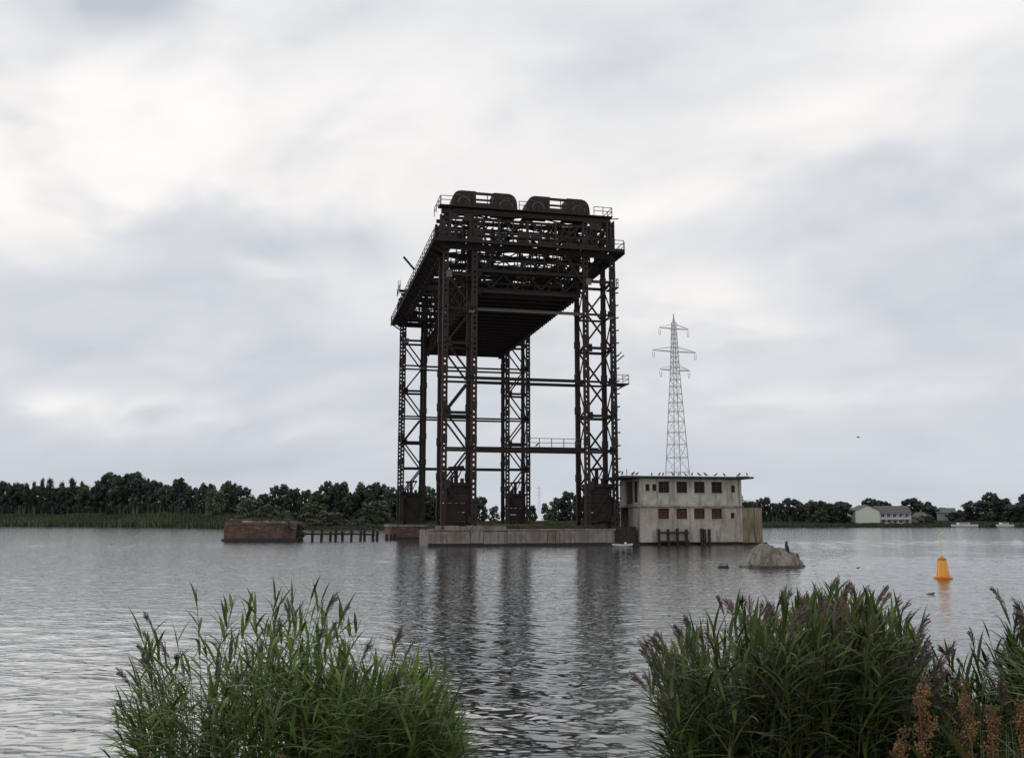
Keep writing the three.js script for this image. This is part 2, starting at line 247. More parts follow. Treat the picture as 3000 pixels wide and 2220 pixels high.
  for (let x = -.4; x < 7.5; x += 1.55) bar(cw, 'rail_post', [x, 11.87, 1.5], [x, 12.95, 1.5], .08, .08, M.steelGrey);
  for (const h of [12.4, 12.93]) bar(cw, 'hand_rail', [-.5, h, 1.5], [7.1, h, 1.5], .06, .07, M.steelGrey);
  // overhead: side trusses
  const YB = 36.6, YT = 41.0, U0 = -2.2, U1 = LEN + 2.2, NP = 10, dU = (U1 - U0) / NP;
  for (const v of [-10.3, 10.0]) {
    const t = sub(bridge, 'side_truss');
    bar(t, 'bottom_chord', [v, YB, -U0], [v, YB, -U1], .5, .7, M.steel, UI); bar(t, 'top_chord', [v, YT, -U0], [v, YT, -U1], .5, .7, M.steel, UI); bar(t, 'middle_chord', [v, 38.8, -U0], [v, 38.8, -U1], .2, .24, M.steel, UI);
    for (let i = 0; i <= NP; i++) { const u = U0 + i * dU; bar(t, 'vertical', [v, YB + .35, -u], [v, YT - .35, -u], .3, .36, st(), UI); if (i < NP) { const q = i < NP / 2; bar(t, 'diagonal', [v, q ? YT - .3 : YB + .3, -u - .2], [v, q ? YB + .3 : YT - .3, -u - dU + .2], .26, .3, st(), UI); bar(t, 'diagonal', [v, 38.8, -u - dU / 2], [v, YT - .3, -u - (q ? dU - .3 : .3)], .16, .18, st(), UI); bar(t, 'vertical', [v, YB + .35, -u - dU / 2], [v, 38.8, -u - dU / 2], .16, .18, st(), UI); } }
  }
  // floor and roof beams, lateral bracing
  for (let i = 0; i <= NP; i++) { const u = U0 + i * dU;
    bar(bridge, 'floor_beam', [-10, YB - .1, -u], [9.7, YB - .1, -u], .26, .46, st(), UI); bar(bridge, 'roof_beam', [-10, YT - .05, -u], [9.7, YT - .05, -u], .24, .4, st(), UI);
    if (i < NP) for (const [a, b] of [[-10, -.2], [-.2, 9.7]]) { for (const y of [YB, YT]) { bar(bridge, 'lateral_brace', [a, y, -u - .15], [b, y, -u - dU + .15], .14, .15, M.steel, UI); bar(bridge, 'lateral_brace', [b, y - .22, -u - .15], [a, y - .22, -u - dU + .15], .14, .15, M.steel, UI); } } }
  for (const v of [-5.2, -.2, 4.8]) bar(bridge, 'roof_stringer', [v, YT + .3, -U0], [v, YT + .3, -U1], .22, .3, M.steel, UI);
  for (const v of [-6.6, -3.2, 3.0, 6.4]) { const t = sub(bridge, 'inner_truss'); bar(t, 'bottom_chord', [v, YB + .1, -U0], [v, YB + .1, -U1], .16, .24, M.steel, UI); for (let i = 0; i < NP; i++) { const u = U0 + i * dU; bar(t, 'vertical', [v, YB, -u - dU / 2], [v, YT, -u - dU / 2], .13, .16, st(), UI); bar(t, 'diagonal', [v, YB, -u], [v, YT, -u - dU / 2], .13, .15, st(), UI); bar(t, 'diagonal', [v, YT, -u - dU / 2], [v, YB, -u - dU], .13, .15, st(), UI); } }
  // end trusses over the towers
  const endTruss = (u, dense, front) => {
    const t = sub(bridge, 'end_truss'), z = -u, x0 = -11.4, x1 = 10.5;
    bar(t, 'top_girder', [x0, 40.75, z], [x1, 40.95, z], .4, front ? .55 : .4, M.steelRed, UI); bar(t, 'upper_rail', [x0, 40.0, z], [x1, 40.0, z], .2, .3, M.steel, UI); bar(t, 'middle_rail', [x0, 38.35, z], [x1, 38.35, z], .16, .2, M.steel, UI); if (front) for (let x = x0 + .6; x < x1; x += 1.83) { const q = R() - .5; bar(t, 'lattice_bar', [x, 38.35, z + .1], [x + .9 + q, 40.0, z + .1], .1, .13, st()); bar(t, 'lattice_bar', [x + 1.7, 36.6, z + .1], [x + .7 + q, 38.35, z + .1], .1, .13, st()); if (R() < .5) part(t, 'gusset_plate', UB, st(), [x + .9, 40.1, z + .2], null, [1.0 + R() * .6, .7 + R() * .4, .04]); if (R() < .4) part(t, 'gusset_plate', UB, st(), [x + .5, 38.35, z + .22], null, [.8 + R() * .5, .6 + R() * .4, .04]); }
    bar(t, 'bottom_girder', [x0, 36.3, z], [x1, 36.3, z], .36, front ? .55 : .34, M.steel, UI);
    const n = 6, w = (x1 - x0) / n;
    for (let i = 0; i <= n; i++) { const x = x0 + i * w; bar(t, 'vertical', [x, 36.5, z], [x, 40.3, z], .3, .34, st(), UI); if (i < n) { const a = i % 2; bar(t, 'diagonal', [x + .2, a ? 40.2 : 37.6, z], [x + w - .2, a ? 37.6 : 40.2, z], .24, .28, st(), UI); if (dense) { bar(t, 'hanger', [x + w * .5, 36.5, z], [x + w * .5, 39.9, z], .14, .16, M.steel); bar(t, 'counter_brace', [x + w * .5, 38.8, z + .12], [x + (a ? w - .2 : .2), 40.2, z + .12], .14, .16, M.steel, UI); } } }
    if (dense) { // web plates with gaps between
      for (const [a, b] of [[-11.2, -9.4], [-8.0, -6.2], [-1.9, -.3], [.9, 3.2], [4.0, 6.1], [6.5, 8.6]]) part(t, 'web_plate', UB, R() < .6 ? M.steelRed : M.steel, [(a + b) / 2, 37.2, z + .14], null, [b - a, .85 + R() * .3, .04]);
      // portal bracing below the walkway
      bar(t, 'portal_beam', [-7, 34.95, z], [7, 34.95, z], .2, .28, M.steel, UI); bar(t, 'portal_beam', [-7, 33.55, z], [7, 33.55, z], .22, .36, M.steel, UI);
      for (let i = 0; i < 8; i++) { const x = -7 + i * 1.75; bar(t, 'portal_vertical', [x, 33.7, z], [x, 36, z], .13, .15, M.steel, UI); const a = i % 2; bar(t, 'portal_diagonal', [x + .1, a ? 36 : 35.1, z], [x + 1.65, a ? 35.1 : 36, z], .13, .15, st(), UI); bar(t, 'portal_diagonal', [x + .1, a ? 33.7 : 34.85, z], [x + 1.65, a ? 34.85 : 33.7, z], .12, .14, st(), UI); }
      for (const s of [-1, 1]) bar(t, 'knee_brace', [s * 7.05, 32.2, z], [s * 4.6, 36, z], .26, .3, st(), UI);
    }
  };
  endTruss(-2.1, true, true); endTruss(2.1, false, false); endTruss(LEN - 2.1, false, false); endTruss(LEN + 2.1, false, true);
  // walkways with handrails round the outside at truss floor level
  const rails = (p, a, b, n) => { const A = V(...a), B = V(...b); for (let i = 0; i <= n; i++) { const q = A.clone().lerp(B, i / n); bar(p, 'rail_post', [q.x, q.y, q.z], [q.x, q.y + 1.15, q.z], .075, .075, M.steel); } for (const h of [.62, 1.13]) bar(p, 'hand_rail', [a[0], a[1] + h, a[2]], [b[0], b[1] + h, b[2]], .06, .07, M.steel); };
  for (const [v0, v1, lo] of [[-12.5, -10.7, 1], [10.3, 11.9, 0]]) {
    const w = sub(bridge, 'side_walkway'), vo = lo ? v0 : v1, vi = lo ? v1 : v0;
    part(w, 'walkway_floor', UB, M.steel, [(v0 + v1) / 2, 36.72, -LEN / 2], null, [v1 - v0, .12, LEN + 7]);
    bar(w, 'edge_beam', [vo, 36.55, 3.5], [vo, 36.55, -LEN - 3.5], .14, .4, M.steel, UI);
    for (let u = -2; u <= LEN + 3; u += 2.46) bar(w, 'bracket', [vi, 35.3, -u], [vo, 36.4, -u], .14, .2, M.steel, UI);
    rails(w, [vo, 36.78, 3.4], [vo, 36.78, -LEN - 3.4], 26);
  }
  for (const u of [-2.9, LEN + 2.9]) { const w = sub(bridge, 'end_walkway'); part(w, 'walkway_floor', UB, M.steel, [-.3, 36.9, -u], null, [24.4, .12, 1.3]); bar(w, 'edge_beam', [-12.5, 36.75, -u + .66 * Math.sign(-u)], [11.9, 36.75, -u + .66 * Math.sign(-u)], .12, .34, M.steel, UI); rails(w, [-12.4, 36.96, -u + .6 * Math.sign(-u)], [11.8, 36.96, -u + .6 * Math.sign(-u)], 14); }
  // top machinery deck at each end
  for (const u of [0, LEN]) {
    const d = sub(bridge, 'machinery_deck');
    part(d, 'deck_plate', UB, M.steel, [-.5, 41.42, -u + 1.9], null, [22.4, .12, 1.5]); for (const x of [-9.4, -2.2, .3, 7.4]) part(d, 'deck_plate', UB, M.steel, [x, 41.42, -u - .4], null, [1.6, .12, 3.0]);
    const s = u ? -1 : 1;
    rails(d, [-11.5, 41.48, -u + 2.55 * s], [-9.9, 41.48, -u + 2.55 * s], 1); rails(d, [-1.6, 41.48, -u + 2.5 * s], [-.4, 41.48, -u + 2.5 * s], 1); rails(d, [8.2, 41.48, -u + 2.55 * s], [10.6, 41.48, -u + 2.55 * s], 2); rails(d, [10.6, 41.48, -u + 2.5], [10.6, 41.48, -u - 2.5], 3); rails(d, [-11.6, 41.48, -u + 2.5], [-11.6, 41.48, -u - 2.5], 3);
    bar(d, 'outrigger', [10.4, 41.3, -u + 1.9], [11.7, 41.45, -u + 1.9], .12, .12, M.steel);
    // sheave housings: a pair of rounded wheel covers joined by a framed bridge
    for (const c of [-5.75, 3.85]) {
      const h = sub(bridge, 'sheave_housing'); h.position.set(c, 41.48, -u);
      const cover = side => { const s = new THREE.Shape(), W = 2.95, H = 2.35; s.moveTo(0, 0); s.lineTo(W, 0); s.lineTo(W * .99, H * .4); s.bezierCurveTo(W * .97, H * .8, W * .84, H, W * .58, H); s.lineTo(0, H); s.lineTo(0, 0); const g = new THREE.ExtrudeGeometry(s, { depth: 2.6, bevelEnabled: true, bevelSize: .07, bevelThickness: .07, bevelSegments: 1, curveSegments: 8 }); g.translate(1.2, 0, -1.3); if (side < 0) g.rotateY(Math.PI); return boxUV(g, .3); };
      for (const sd of [-1, 1]) {
        const cv = part(h, 'wheel_cover', cover(sd), M.steel);
        part(cv, 'stiffener', new THREE.TorusGeometry(.8, .07, 5, 14, Math.PI), M.steelGrey, [sd * 2.7, .7, 1.4]);
        part(cv, 'inspection_hatch', UB, M.steel, [sd * 2.55, .7, 1.385], null, [.9, .8, .05]);
        part(cv, 'axle_cap', new THREE.CylinderGeometry(.26, .3, .3, 12).rotateX(Math.PI / 2), M.steelRed, [sd * 2.0, .5, 1.5]);
      }
      bar(h, 'frame_beam', [-1.25, 2.2, 1.1], [1.25, 2.2, 1.1], .3, .28, M.steel); bar(h, 'frame_beam', [-1.25, 2.16, -1.1], [1.25, 2.16, -1.1], .14, .24, M.steel); bar(h, 'frame_beam', [-1.25, .5, 1.1], [1.25, .5, 1.1], .14, 1.0, M.steelRed);
      bar(h, 'mullion', [.35, .7, 1.1], [.35, 2.1, 1.1], .09, .12, M.steel); bar(h, 'mullion', [-1.2, 1.42, 1.1], [1.2, 1.42, 1.1], .07, .09, M.steel); bar(h, 'mullion', [.85, .7, 1.1], [.85, 2.1, 1.1], .05, .07, M.steel);
      for (const x of [-3.6, -2.9, -1.7, 1.5, 2.2, 3.3]) part(h, 'cover_rib', UB, x > 0 ? M.steelRed : M.steel, [x, 1.1, 1.42], null, [.09, 1.7 + .3 * Math.abs(Math.sin(x * 3)), .1]); for (const x of [-3.9, 2.6]) bar(h, 'pipe', [x, 1.8, 1.45], [x + 1.3, 1.62, 1.45], .08, .08, M.steelGrey, UC); bar(h, 'vent_stub', [-2.9, 2.3, .8], [-2.9, 2.55, .8], .25, .25, M.steel); bar(h, 'vent_stub', [1.6, 2.3, .6], [1.6, 2.6, .6], .3, .3, M.steelRed);
    }
    // winch gear hanging under the deck
    for (const [x, y, z, w, hh, dd] of [[5.2, 39.3, 0, 2.0, 1.5, 1.6], [8.3, 38.4, 0, 1.4, 2.2, 1.8], [-9.2, 37.9, .2, 1.6, 1.4, 1.6], [-2.4, 37.6, .3, 1.4, .8, 1.4]]) {
      const g = sub(bridge, 'winch_gear'); g.position.set(x, y, -u + z); part(g, 'gear_case', new THREE.CylinderGeometry(hh / 2, hh / 2, w, 12).rotateZ(Math.PI / 2), M.steelRed); part(g, 'gear_bed', UB, M.steel, [0, -hh / 2 + .1, 0], null, [w * 1.1, .2, dd]); }
  }
  // boom stuck out over the left walkway
  bar(bridge, 'davit', [-12.3, 38.2, -17], [-13.9, 40.0, -17], .22, .26, M.steel);
  for (const [u, h] of [[LEN - 2, 3.2], [LEN + 1, 4.2]]) bar(bridge, 'mast', [-11.6, 41.4, -u], [-11.6, 41.4 + h * .6, -u], .09, .09, M.steel);
})();

// lifted railway span hanging between the towers
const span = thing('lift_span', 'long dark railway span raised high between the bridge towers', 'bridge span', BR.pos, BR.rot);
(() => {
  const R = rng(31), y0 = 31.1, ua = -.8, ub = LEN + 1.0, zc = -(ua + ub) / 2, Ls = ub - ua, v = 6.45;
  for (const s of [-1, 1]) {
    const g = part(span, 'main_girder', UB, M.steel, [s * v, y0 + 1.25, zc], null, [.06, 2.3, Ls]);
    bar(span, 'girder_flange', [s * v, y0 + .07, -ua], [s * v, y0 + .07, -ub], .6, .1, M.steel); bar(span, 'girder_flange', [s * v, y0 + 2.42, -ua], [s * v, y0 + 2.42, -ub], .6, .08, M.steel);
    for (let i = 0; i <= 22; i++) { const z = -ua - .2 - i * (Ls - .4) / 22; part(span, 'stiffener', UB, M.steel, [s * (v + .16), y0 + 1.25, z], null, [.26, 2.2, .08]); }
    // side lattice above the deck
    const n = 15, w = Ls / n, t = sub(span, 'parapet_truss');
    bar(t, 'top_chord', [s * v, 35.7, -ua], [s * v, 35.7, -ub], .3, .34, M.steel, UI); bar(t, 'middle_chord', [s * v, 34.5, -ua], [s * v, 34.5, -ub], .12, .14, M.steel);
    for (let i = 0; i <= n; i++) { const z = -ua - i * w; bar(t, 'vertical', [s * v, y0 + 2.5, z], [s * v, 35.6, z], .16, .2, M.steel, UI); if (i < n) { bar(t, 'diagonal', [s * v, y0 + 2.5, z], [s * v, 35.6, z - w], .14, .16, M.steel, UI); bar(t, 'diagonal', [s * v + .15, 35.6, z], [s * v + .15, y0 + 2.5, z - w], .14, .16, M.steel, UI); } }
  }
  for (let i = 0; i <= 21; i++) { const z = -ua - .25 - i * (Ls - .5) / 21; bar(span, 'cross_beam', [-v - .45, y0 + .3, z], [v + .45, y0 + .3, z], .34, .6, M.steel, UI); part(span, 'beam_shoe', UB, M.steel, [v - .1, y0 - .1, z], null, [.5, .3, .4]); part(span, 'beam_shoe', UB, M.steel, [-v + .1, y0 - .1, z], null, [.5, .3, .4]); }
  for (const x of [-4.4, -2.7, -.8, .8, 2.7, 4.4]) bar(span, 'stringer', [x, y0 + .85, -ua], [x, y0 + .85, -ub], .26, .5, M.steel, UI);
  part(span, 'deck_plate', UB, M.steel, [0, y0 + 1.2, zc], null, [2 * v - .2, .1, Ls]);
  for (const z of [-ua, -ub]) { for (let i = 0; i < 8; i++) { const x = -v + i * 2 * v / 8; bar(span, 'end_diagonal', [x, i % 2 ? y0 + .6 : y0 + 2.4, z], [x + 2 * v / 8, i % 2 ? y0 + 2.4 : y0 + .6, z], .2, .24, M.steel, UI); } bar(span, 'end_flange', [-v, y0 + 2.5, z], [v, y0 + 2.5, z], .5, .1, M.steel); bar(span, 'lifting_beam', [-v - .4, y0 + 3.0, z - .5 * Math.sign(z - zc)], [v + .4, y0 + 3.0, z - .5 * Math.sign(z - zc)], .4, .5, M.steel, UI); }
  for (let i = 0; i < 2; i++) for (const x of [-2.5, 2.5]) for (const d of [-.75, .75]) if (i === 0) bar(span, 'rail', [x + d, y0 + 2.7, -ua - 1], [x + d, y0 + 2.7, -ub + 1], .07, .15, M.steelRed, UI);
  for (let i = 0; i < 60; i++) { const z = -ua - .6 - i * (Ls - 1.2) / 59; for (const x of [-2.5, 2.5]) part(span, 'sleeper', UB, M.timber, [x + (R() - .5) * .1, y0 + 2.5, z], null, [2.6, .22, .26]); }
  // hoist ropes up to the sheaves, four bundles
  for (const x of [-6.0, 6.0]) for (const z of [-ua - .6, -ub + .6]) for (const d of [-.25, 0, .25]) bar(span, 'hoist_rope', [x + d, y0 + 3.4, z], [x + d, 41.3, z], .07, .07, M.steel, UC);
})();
// counterweights, lowered inside the tower feet
[['dark red counterweight in the foot of the near left bridge tower', -HW, 0, M.steelRed], ['blackish counterweight in the foot of the bridge tower beside the building', HW, 0, M.steel], ['dark counterweight in the foot of the leftmost bridge tower', -HW, LEN, M.steel], ['dark counterweight in the foot of the far right bridge tower, between the near ones', HW, LEN, M.steel]].forEach(([lb, v, u, mt], i) => {
  const p = toWorld([v, 1.9, -u]), c = thing('counterweight', lb, 'counterweight', p, BR.rot, 'counterweights in the tower feet'), R = rng(50 + i);
  for (let k = 0; k < 5; k++) part(c, 'ballast_block', UB, k % 2 ? mt : M.steel, [(R() - .5) * .1, .35 + k * 1.12, 0], null, [2.75 + R() * .1, 1.06, 2.9]);
  part(c, 'guide_frame', UB, M.steel, [-1.32, 2.8, 1.5], null, [.16, 5.4, .14]); part(c, 'guide_frame', UB, M.steel, [1.32, 2.8, 1.5], null, [.16, 5.4, .14]);
  bar(c, 'hanger_stem', [0, 5.4, 0], [0, 7.4, 0], .5, .5, M.steel, UC); bar(c, 'hanger_yoke', [-.95, 7.35, .1], [.95, 7.5, .1], .35, .3, M.steel); bar(c, 'hanger_link', [-.85, 7.5, .1], [-.25, 6.2, 0], .12, .14, mt); bar(c, 'hanger_link', [.85, 7.5, .1], [.25, 6.2, 0], .12, .14, mt); bar(c, 'pulley_cheek', [-.6, 5.5, .5], [-.6, 6.3, .5], .3, .5, mt); bar(c, 'pulley_cheek', [.7, 5.5, .3], [.7, 6.1, .3], .4, .4, mt);
});

// ------------------------------------------------------------------ piers
function ragged(g, amp, seed, f = .8) { const p = g.attributes.position; for (let i = 0; i < p.count; i++) { const x = p.getX(i), y = p.getY(i), z = p.getZ(i), n = k => fbm(x * f + k * 7.3 + z * .7 * f, y * f + z * f + k * 3.1, seed + k, 3) - .5; p.setXYZ(i, x + n(0) * amp * 2, y + n(1) * amp * 2, z + n(2) * amp * 2); } g.computeVertexNormals(); return g; }
const nearPier = thing('bridge_pier', 'long low weathered concrete pier under the near bridge towers', 'pier', BR.pos, BR.rot);
(() => {
  const R = rng(61);
  part(nearPier, 'pier_core', boxUV(ragged(new THREE.BoxGeometry(22.6, 3.0, 8.2, 40, 6, 14), .06, 501)), M.concrete, [-1.4, .35, -.4]);
  part(nearPier, 'waterline_beam', boxUV(bx(22.9, .5, .5)), M.wet, [-1.3, .12, 3.72]);
  const tones = [M.concreteLight, M.concrete, M.concrete, M.concreteLight, M.nose, M.concreteLight, M.concrete]; let x = -12.9;
  [5.0, 1.6, 2.9, 4.8, 1.5, 4.2, 2.6].forEach((w, i) => { part(nearPier, 'fender_panel', boxUV(ragged(new THREE.BoxGeometry(w - .07, 1.38, .34, Math.ceil(w * 3), 5, 1), .05, 510 + i * 9)), tones[i], [x + w / 2, 1.02 + (R() - .5) * .1, 3.94 + R() * .06]); x += w; });
  part(nearPier, 'coping', boxUV(ragged(new THREE.BoxGeometry(22.8, .22, 1.0, 50, 1, 2), .05, 590, 1.5)), M.concreteLight, [-1.4, 1.88, 3.5]);
  // brown sheet-pile corner beside the building and broken edge kerbs
  part(nearPier, 'corner_sheet', boxUV(ragged(new THREE.BoxGeometry(2.9, 2.6, 3, 8, 8, 8), .05, 600)), M.timber, [11.3, .9, 2.0]);
  for (let i = 0; i < 7; i++) part(nearPier, 'edge_stone', boxUV(ragged(new THREE.BoxGeometry(.8 + R(), .35 + R() * .2, .6, 3, 2, 2), .06, 610 + i)), M.concrete, [-11.5 + i * 1.15 + R() * .5, 2.1, 2.7 + R()], [0, R(), 0]);
})();
const farPier = thing('bridge_pier', 'reddish brick and concrete pier under the far bridge towers', 'pier', toWorld([0, 0, -LEN]), BR.rot);
part(farPier, 'pier_core', boxUV(ragged(new THREE.BoxGeometry(25, 3.2, 9, 40, 6, 14), .07, 650)), M.brick, [-.2, .4, 0]);
part(farPier, 'waterline_beam', boxUV(bx(25.2, .5, 9.3)), M.wet, [-.2, .1, 0]);
part(farPier, 'coping', boxUV(ragged(new THREE.BoxGeometry(25.4, .35, 9.4, 40, 1, 12), .06, 655)), M.concrete, [-.2, 2.12, 0]);

// control building on the right end of the near pier
const house = thing('control_building', 'two-storey grey concrete building with flat roof beside the bridge', 'building', BR.pos, BR.rot);
(() => {
  const zF = 4.0;
  function wallFront(w, h, t, holes) { const s = new THREE.Shape(); s.moveTo(0, 0); s.lineTo(w, 0); s.lineTo(w, h); s.lineTo(0, h); for (const [x, y, ww, hh] of holes) { const p = new THREE.Path(); p.moveTo(x, y); p.lineTo(x, y + hh); p.lineTo(x + ww, y + hh); p.lineTo(x + ww, y); s.holes.push(p); } return boxUV(new THREE.ExtrudeGeometry(s, { depth: t, bevelEnabled: false })); }
  const upX = 13.09, upW = 13.49, big = [15.55, 17.93, 20.24, 22.56];
  const upHoles = [[13.88 - upX, 1.72, .52, .85], [14.76 - upX, 1.72, .52, .85], ...big.map(x => [x - upX, 1.5, 1.4, 1.42]), [25.2 - upX, 1.6, .5, .9]];
  const loHoles = [...big.map(x => [x - .08 - upX, 2.78, 1.4, 1.3]), [25.05 - upX, 2.85, .5, .72]];
  part(house, 'upper_wall', wallFront(upW, 3.25, .3, upHoles), M.wallUpper, [upX, 4.8, zF - .3]);
  part(house, 'lower_wall', wallFront(upW, 4.2, .34, loHoles), M.wallLower, [upX, .34, zF - .38]);
  part(house, 'left_wall', wallFront(6.7, 3.25, .3, [[2.3, .2, 2.2, 2.75], [4.95, .35, 1.3, 2.6]]), M.wallUpper, [upX + .3, 4.8, zF - .3 - 6.7], [0, -Math.PI / 2, 0]);
  part(house, 'lower_left_wall', boxUV(bx(.3, 4.2, 3.9)), M.wallLower, [upX + .15, 2.44, zF - .38 - 1.96]);
  part(house, 'right_wall', boxUV(bx(.3, 3.25, 6.4)), M.wallUpper, [upX + upW - .15, 6.425, zF - .3 - 3.21]);
  part(house, 'lower_right_wall', boxUV(bx(.3, 4.2, 6.2)), M.wallLower, [upX + upW - .15, 2.44, zF - .38 - 3.11]);
  part(house, 'back_wall', boxUV(bx(upW, 7.7, .3)), M.wallLower, [upX + upW / 2, 4.19, zF - 7.16]);
  part(house, 'inner_floor', boxUV(bx(upW - .7, .2, 6.2)), M.dark, [upX + upW / 2, 4.66, zF - 3.7]);
  part(house, 'floor_ledge', boxUV(bx(upW + .3, .16, .5)), M.wallLower, [upX + upW / 2 - .05, 4.68, zF - .12]);
  part(house, 'left_ledge', boxUV(bx(.5, .18, 7)), M.wallLower, [upX + .05, 4.68, zF - 3.9]);
  part(house, 'foundation', boxUV(bx(upW + .6, 1.6, 6.6)), M.wet, [upX + upW / 2 - .2, -.5, zF - 3.9]);
  part(house, 'entry_plinth', boxUV(bx(2.4, 2.6, 3.2)), M.timber, [upX - .9, .9, zF - 5.4]);
  const roof = part(house, 'roof', boxUV(bx(17.2, .22, 8.6)), M.roof, [upX + upW / 2 - .55, 8.22, zF - 3.6]);
  part(roof, 'roof_edge', boxUV(bx(17.3, .2, .12)), M.roof, [0, .02, 4.34]); part(roof, 'roof_edge', boxUV(bx(.12, .2, 8.6)), M.roof, [-8.64, .02, 0]);
  part(house, 'roof_boom', boxUV(bx(1.6, .3, .5)), M.roof, [27.4, 8.34, zF - 1.2]);
  const win = (x, y, w, h, boarded, z) => { const f = part(house, 'window', boxUV(bx(w, h, .05)), boarded ? M.redPaint : M.dimGlass, [x + w / 2, y + h / 2, z - .24]); const fm = boarded ? M.timber : M.redPaint;
    for (const [a, b, ww, hh] of [[-w / 2 + .05, 0, .1, h], [w / 2 - .05, 0, .1, h], [0, h / 2 - .05, w - .2, .1], [0, -h / 2 + .05, w - .2, .1]]) part(f, 'window_frame', UB, fm, [a, b, .06], null, [ww, hh, .09]);
    if (w > 1) { part(f, 'glazing_bar', UB, fm, [0, 0, .055], null, [.09, h - .2, .07]); part(f, 'glazing_bar', UB, fm, [0, h * .14, .05], null, [w - .2, .08, .06]); }
    part(f, 'sill', UB, M.wallLower, [0, -h / 2 - .03, .2], null, [w + .1, .08, .2]); };
  upHoles.forEach(([x, y, w, h], i) => win(upX + x, 4.8 + y, w, h, false, zF)); loHoles.forEach(([x, y, w, h], i) => win(upX + x, .34 + y, w, h, i < 4, zF - .06));
  const door = part(house, 'door', boxUV(bx(.08, 2.72, 2.16)), M.redPaint, [upX + .2, 6.375, zF - .3 - 6.7 + 3.4]); tag(door, 'dark red double door in the left end wall');
  for (const z of [-.52, .52]) part(door, 'door_panel', UB, M.redPaint, [-.06, 0, z], null, [.05, 2.4, .9]); part(door, 'door_handle', UB, M.steelGrey, [-.11, -.1, .08], null, [.06, .16, .05]);
  const w2 = part(house, 'window', boxUV(bx(.06, 2.56, 1.26)), M.dimGlass, [upX + .2, 6.45, zF - .3 - 6.7 + 5.6]); for (const z of [-.58, 0, .58]) part(w2, 'glazing_bar', UB, M.redPaint, [-.05, 0, z], null, [.05, 2.5, .1]);
  // down-pipes and lightning stubs
  bar(house, 'drain_pipe', [26.2, 4.9, zF + .09], [26.2, 8.0, zF + .09], .1, .1, M.steelGrey, UC);
  for (const [x, h] of [[11.7, .9], [12.4, .5]]) bar(house, 'roof_pipe', [x, 8.3, zF - .6], [x, 8.3 + h, zF - .6], .09, .09, M.steel, UC);
  // timber fenders on the water side
  for (const [x, h] of [[15.4, 1.95], [16.6, 1.9], [17.8, 2.0], [19.0, 1.9], [21.0, 2.0], [21.35, 1.9], [22.0, 1.9]]) part(house, 'fender_post', boxUV(ragged(new THREE.BoxGeometry(.26, h + .6, .26, 2, 8, 2), .03, 700 + x * 10)), M.timber, [x, (h - .6) / 2, zF + .2]);
  bar(house, 'fender_rail', [15.2, 1.5, zF + .4], [19.2, 1.5, zF + .4], .14, .24, M.timber); bar(house, 'fender_rail', [15.2, .45, zF + .4], [19.2, .45, zF + .4], .14, .2, M.timber); bar(house, 'fender_rail', [20.9, .7, zF + .4], [21.5, .7, zF + .4], .14, .2, M.timber);
  // pointed brown pier nose
  const s = new THREE.Shape([[26.6, -3.85], [28.6, -3.6], [30.7, -1.2], [31.0, 1.4], [26.6, 2.8]].map(([x, y]) => new THREE.Vector2(x, y)));
  const ng = new THREE.ExtrudeGeometry(s, { depth: 4.3, bevelEnabled: false, curveSegments: 4 }).rotateX(Math.PI / 2); ng.translate(0, 4.55, 0); ng.scale(1, 1, -1); { const ix = ng; const p = ix.attributes.position; for (let i = 0; i < p.count; i += 3) { for (const at of ['position', 'normal', 'uv']) { const A = ix.attributes[at], n = A.itemSize; for (let c = 0; c < n; c++) { const t = A.array[(i + 1) * n + c]; A.array[(i + 1) * n + c] = A.array[(i + 2) * n + c]; A.array[(i + 2) * n + c] = t; } } } }
  part(house, 'pier_nose', boxUV(ng), M.nose, [0, 0, .0]);
  part(house, 'nose_footing', boxUV(bx(3.8, 1.4, 5)), M.wet, [28.4, -.45, .6]);
})();

// ------------------------------------------------------------------ ruins in the water
const brickPier = thing('brick_pier', 'ruined reddish brick pier standing in water left of the piles', 'pier ruin', [-36.8, 0, -142.5], .14);
part(brickPier, 'brick_wall', boxUV(ragged(new THREE.BoxGeometry(10.2, 4.2, 6, 30, 12, 14), .12, 751, .6)), M.brick, [0, .55, 0]);
part(brickPier, 'coping', boxUV(ragged(new THREE.BoxGeometry(7.4, .3, 6.2, 20, 1, 8), .08, 757, .8)), M.concreteLight, [1.0, 2.72, 0]);
part(brickPier, 'broken_corner', boxUV(ragged(new THREE.BoxGeometry(3, .8, 4.6, 8, 3, 8), .14, 758, .8)), M.brick, [-3.2, 2.7, -.3]);
part(brickPier, 'footing', boxUV(ragged(new THREE.BoxGeometry(10.7, .7, 6.4, 20, 2, 8), .07, 759)), M.wet, [0, .05, 0]);
const jetty = thing('pile_row', 'row of dark rotten timber piles with a beam beyond the brick pier', 'jetty ruin', [-30.6, 0, -140.5], .44);
(() => { const R = rng(77), xs = [0, 1.5, 2.9, 4.3, 5.1, 6.1, 7.4, 8.8, 9.5, 10.8, 11.4, 12.9, 13.6]; xs.forEach((x, i) => { const h = i > 10 ? .8 + R() * .3 : 1.35 + R() * .4; part(jetty, 'pile', boxUV(ragged(new THREE.CylinderGeometry(.19, .23, h + 1.4, 7, 6), .05, 770 + i)), M.timber, [x, (h - 1.4) / 2, (R() - .5) * .5], [(R() - .5) * .06, R() * 3, (R() - .5) * .08]); });
  bar(jetty, 'beam', [-.2, 1.02, .1], [7.6, .98, .1], .22, .26, M.timber); bar(jetty, 'beam', [7.2, 1.0, .15], [11, .86, .1], .2, .24, M.timber); bar(jetty, 'beam', [1, 1.5, -.3], [9, 1.55, -.3], .3, .18, M.brick); })();
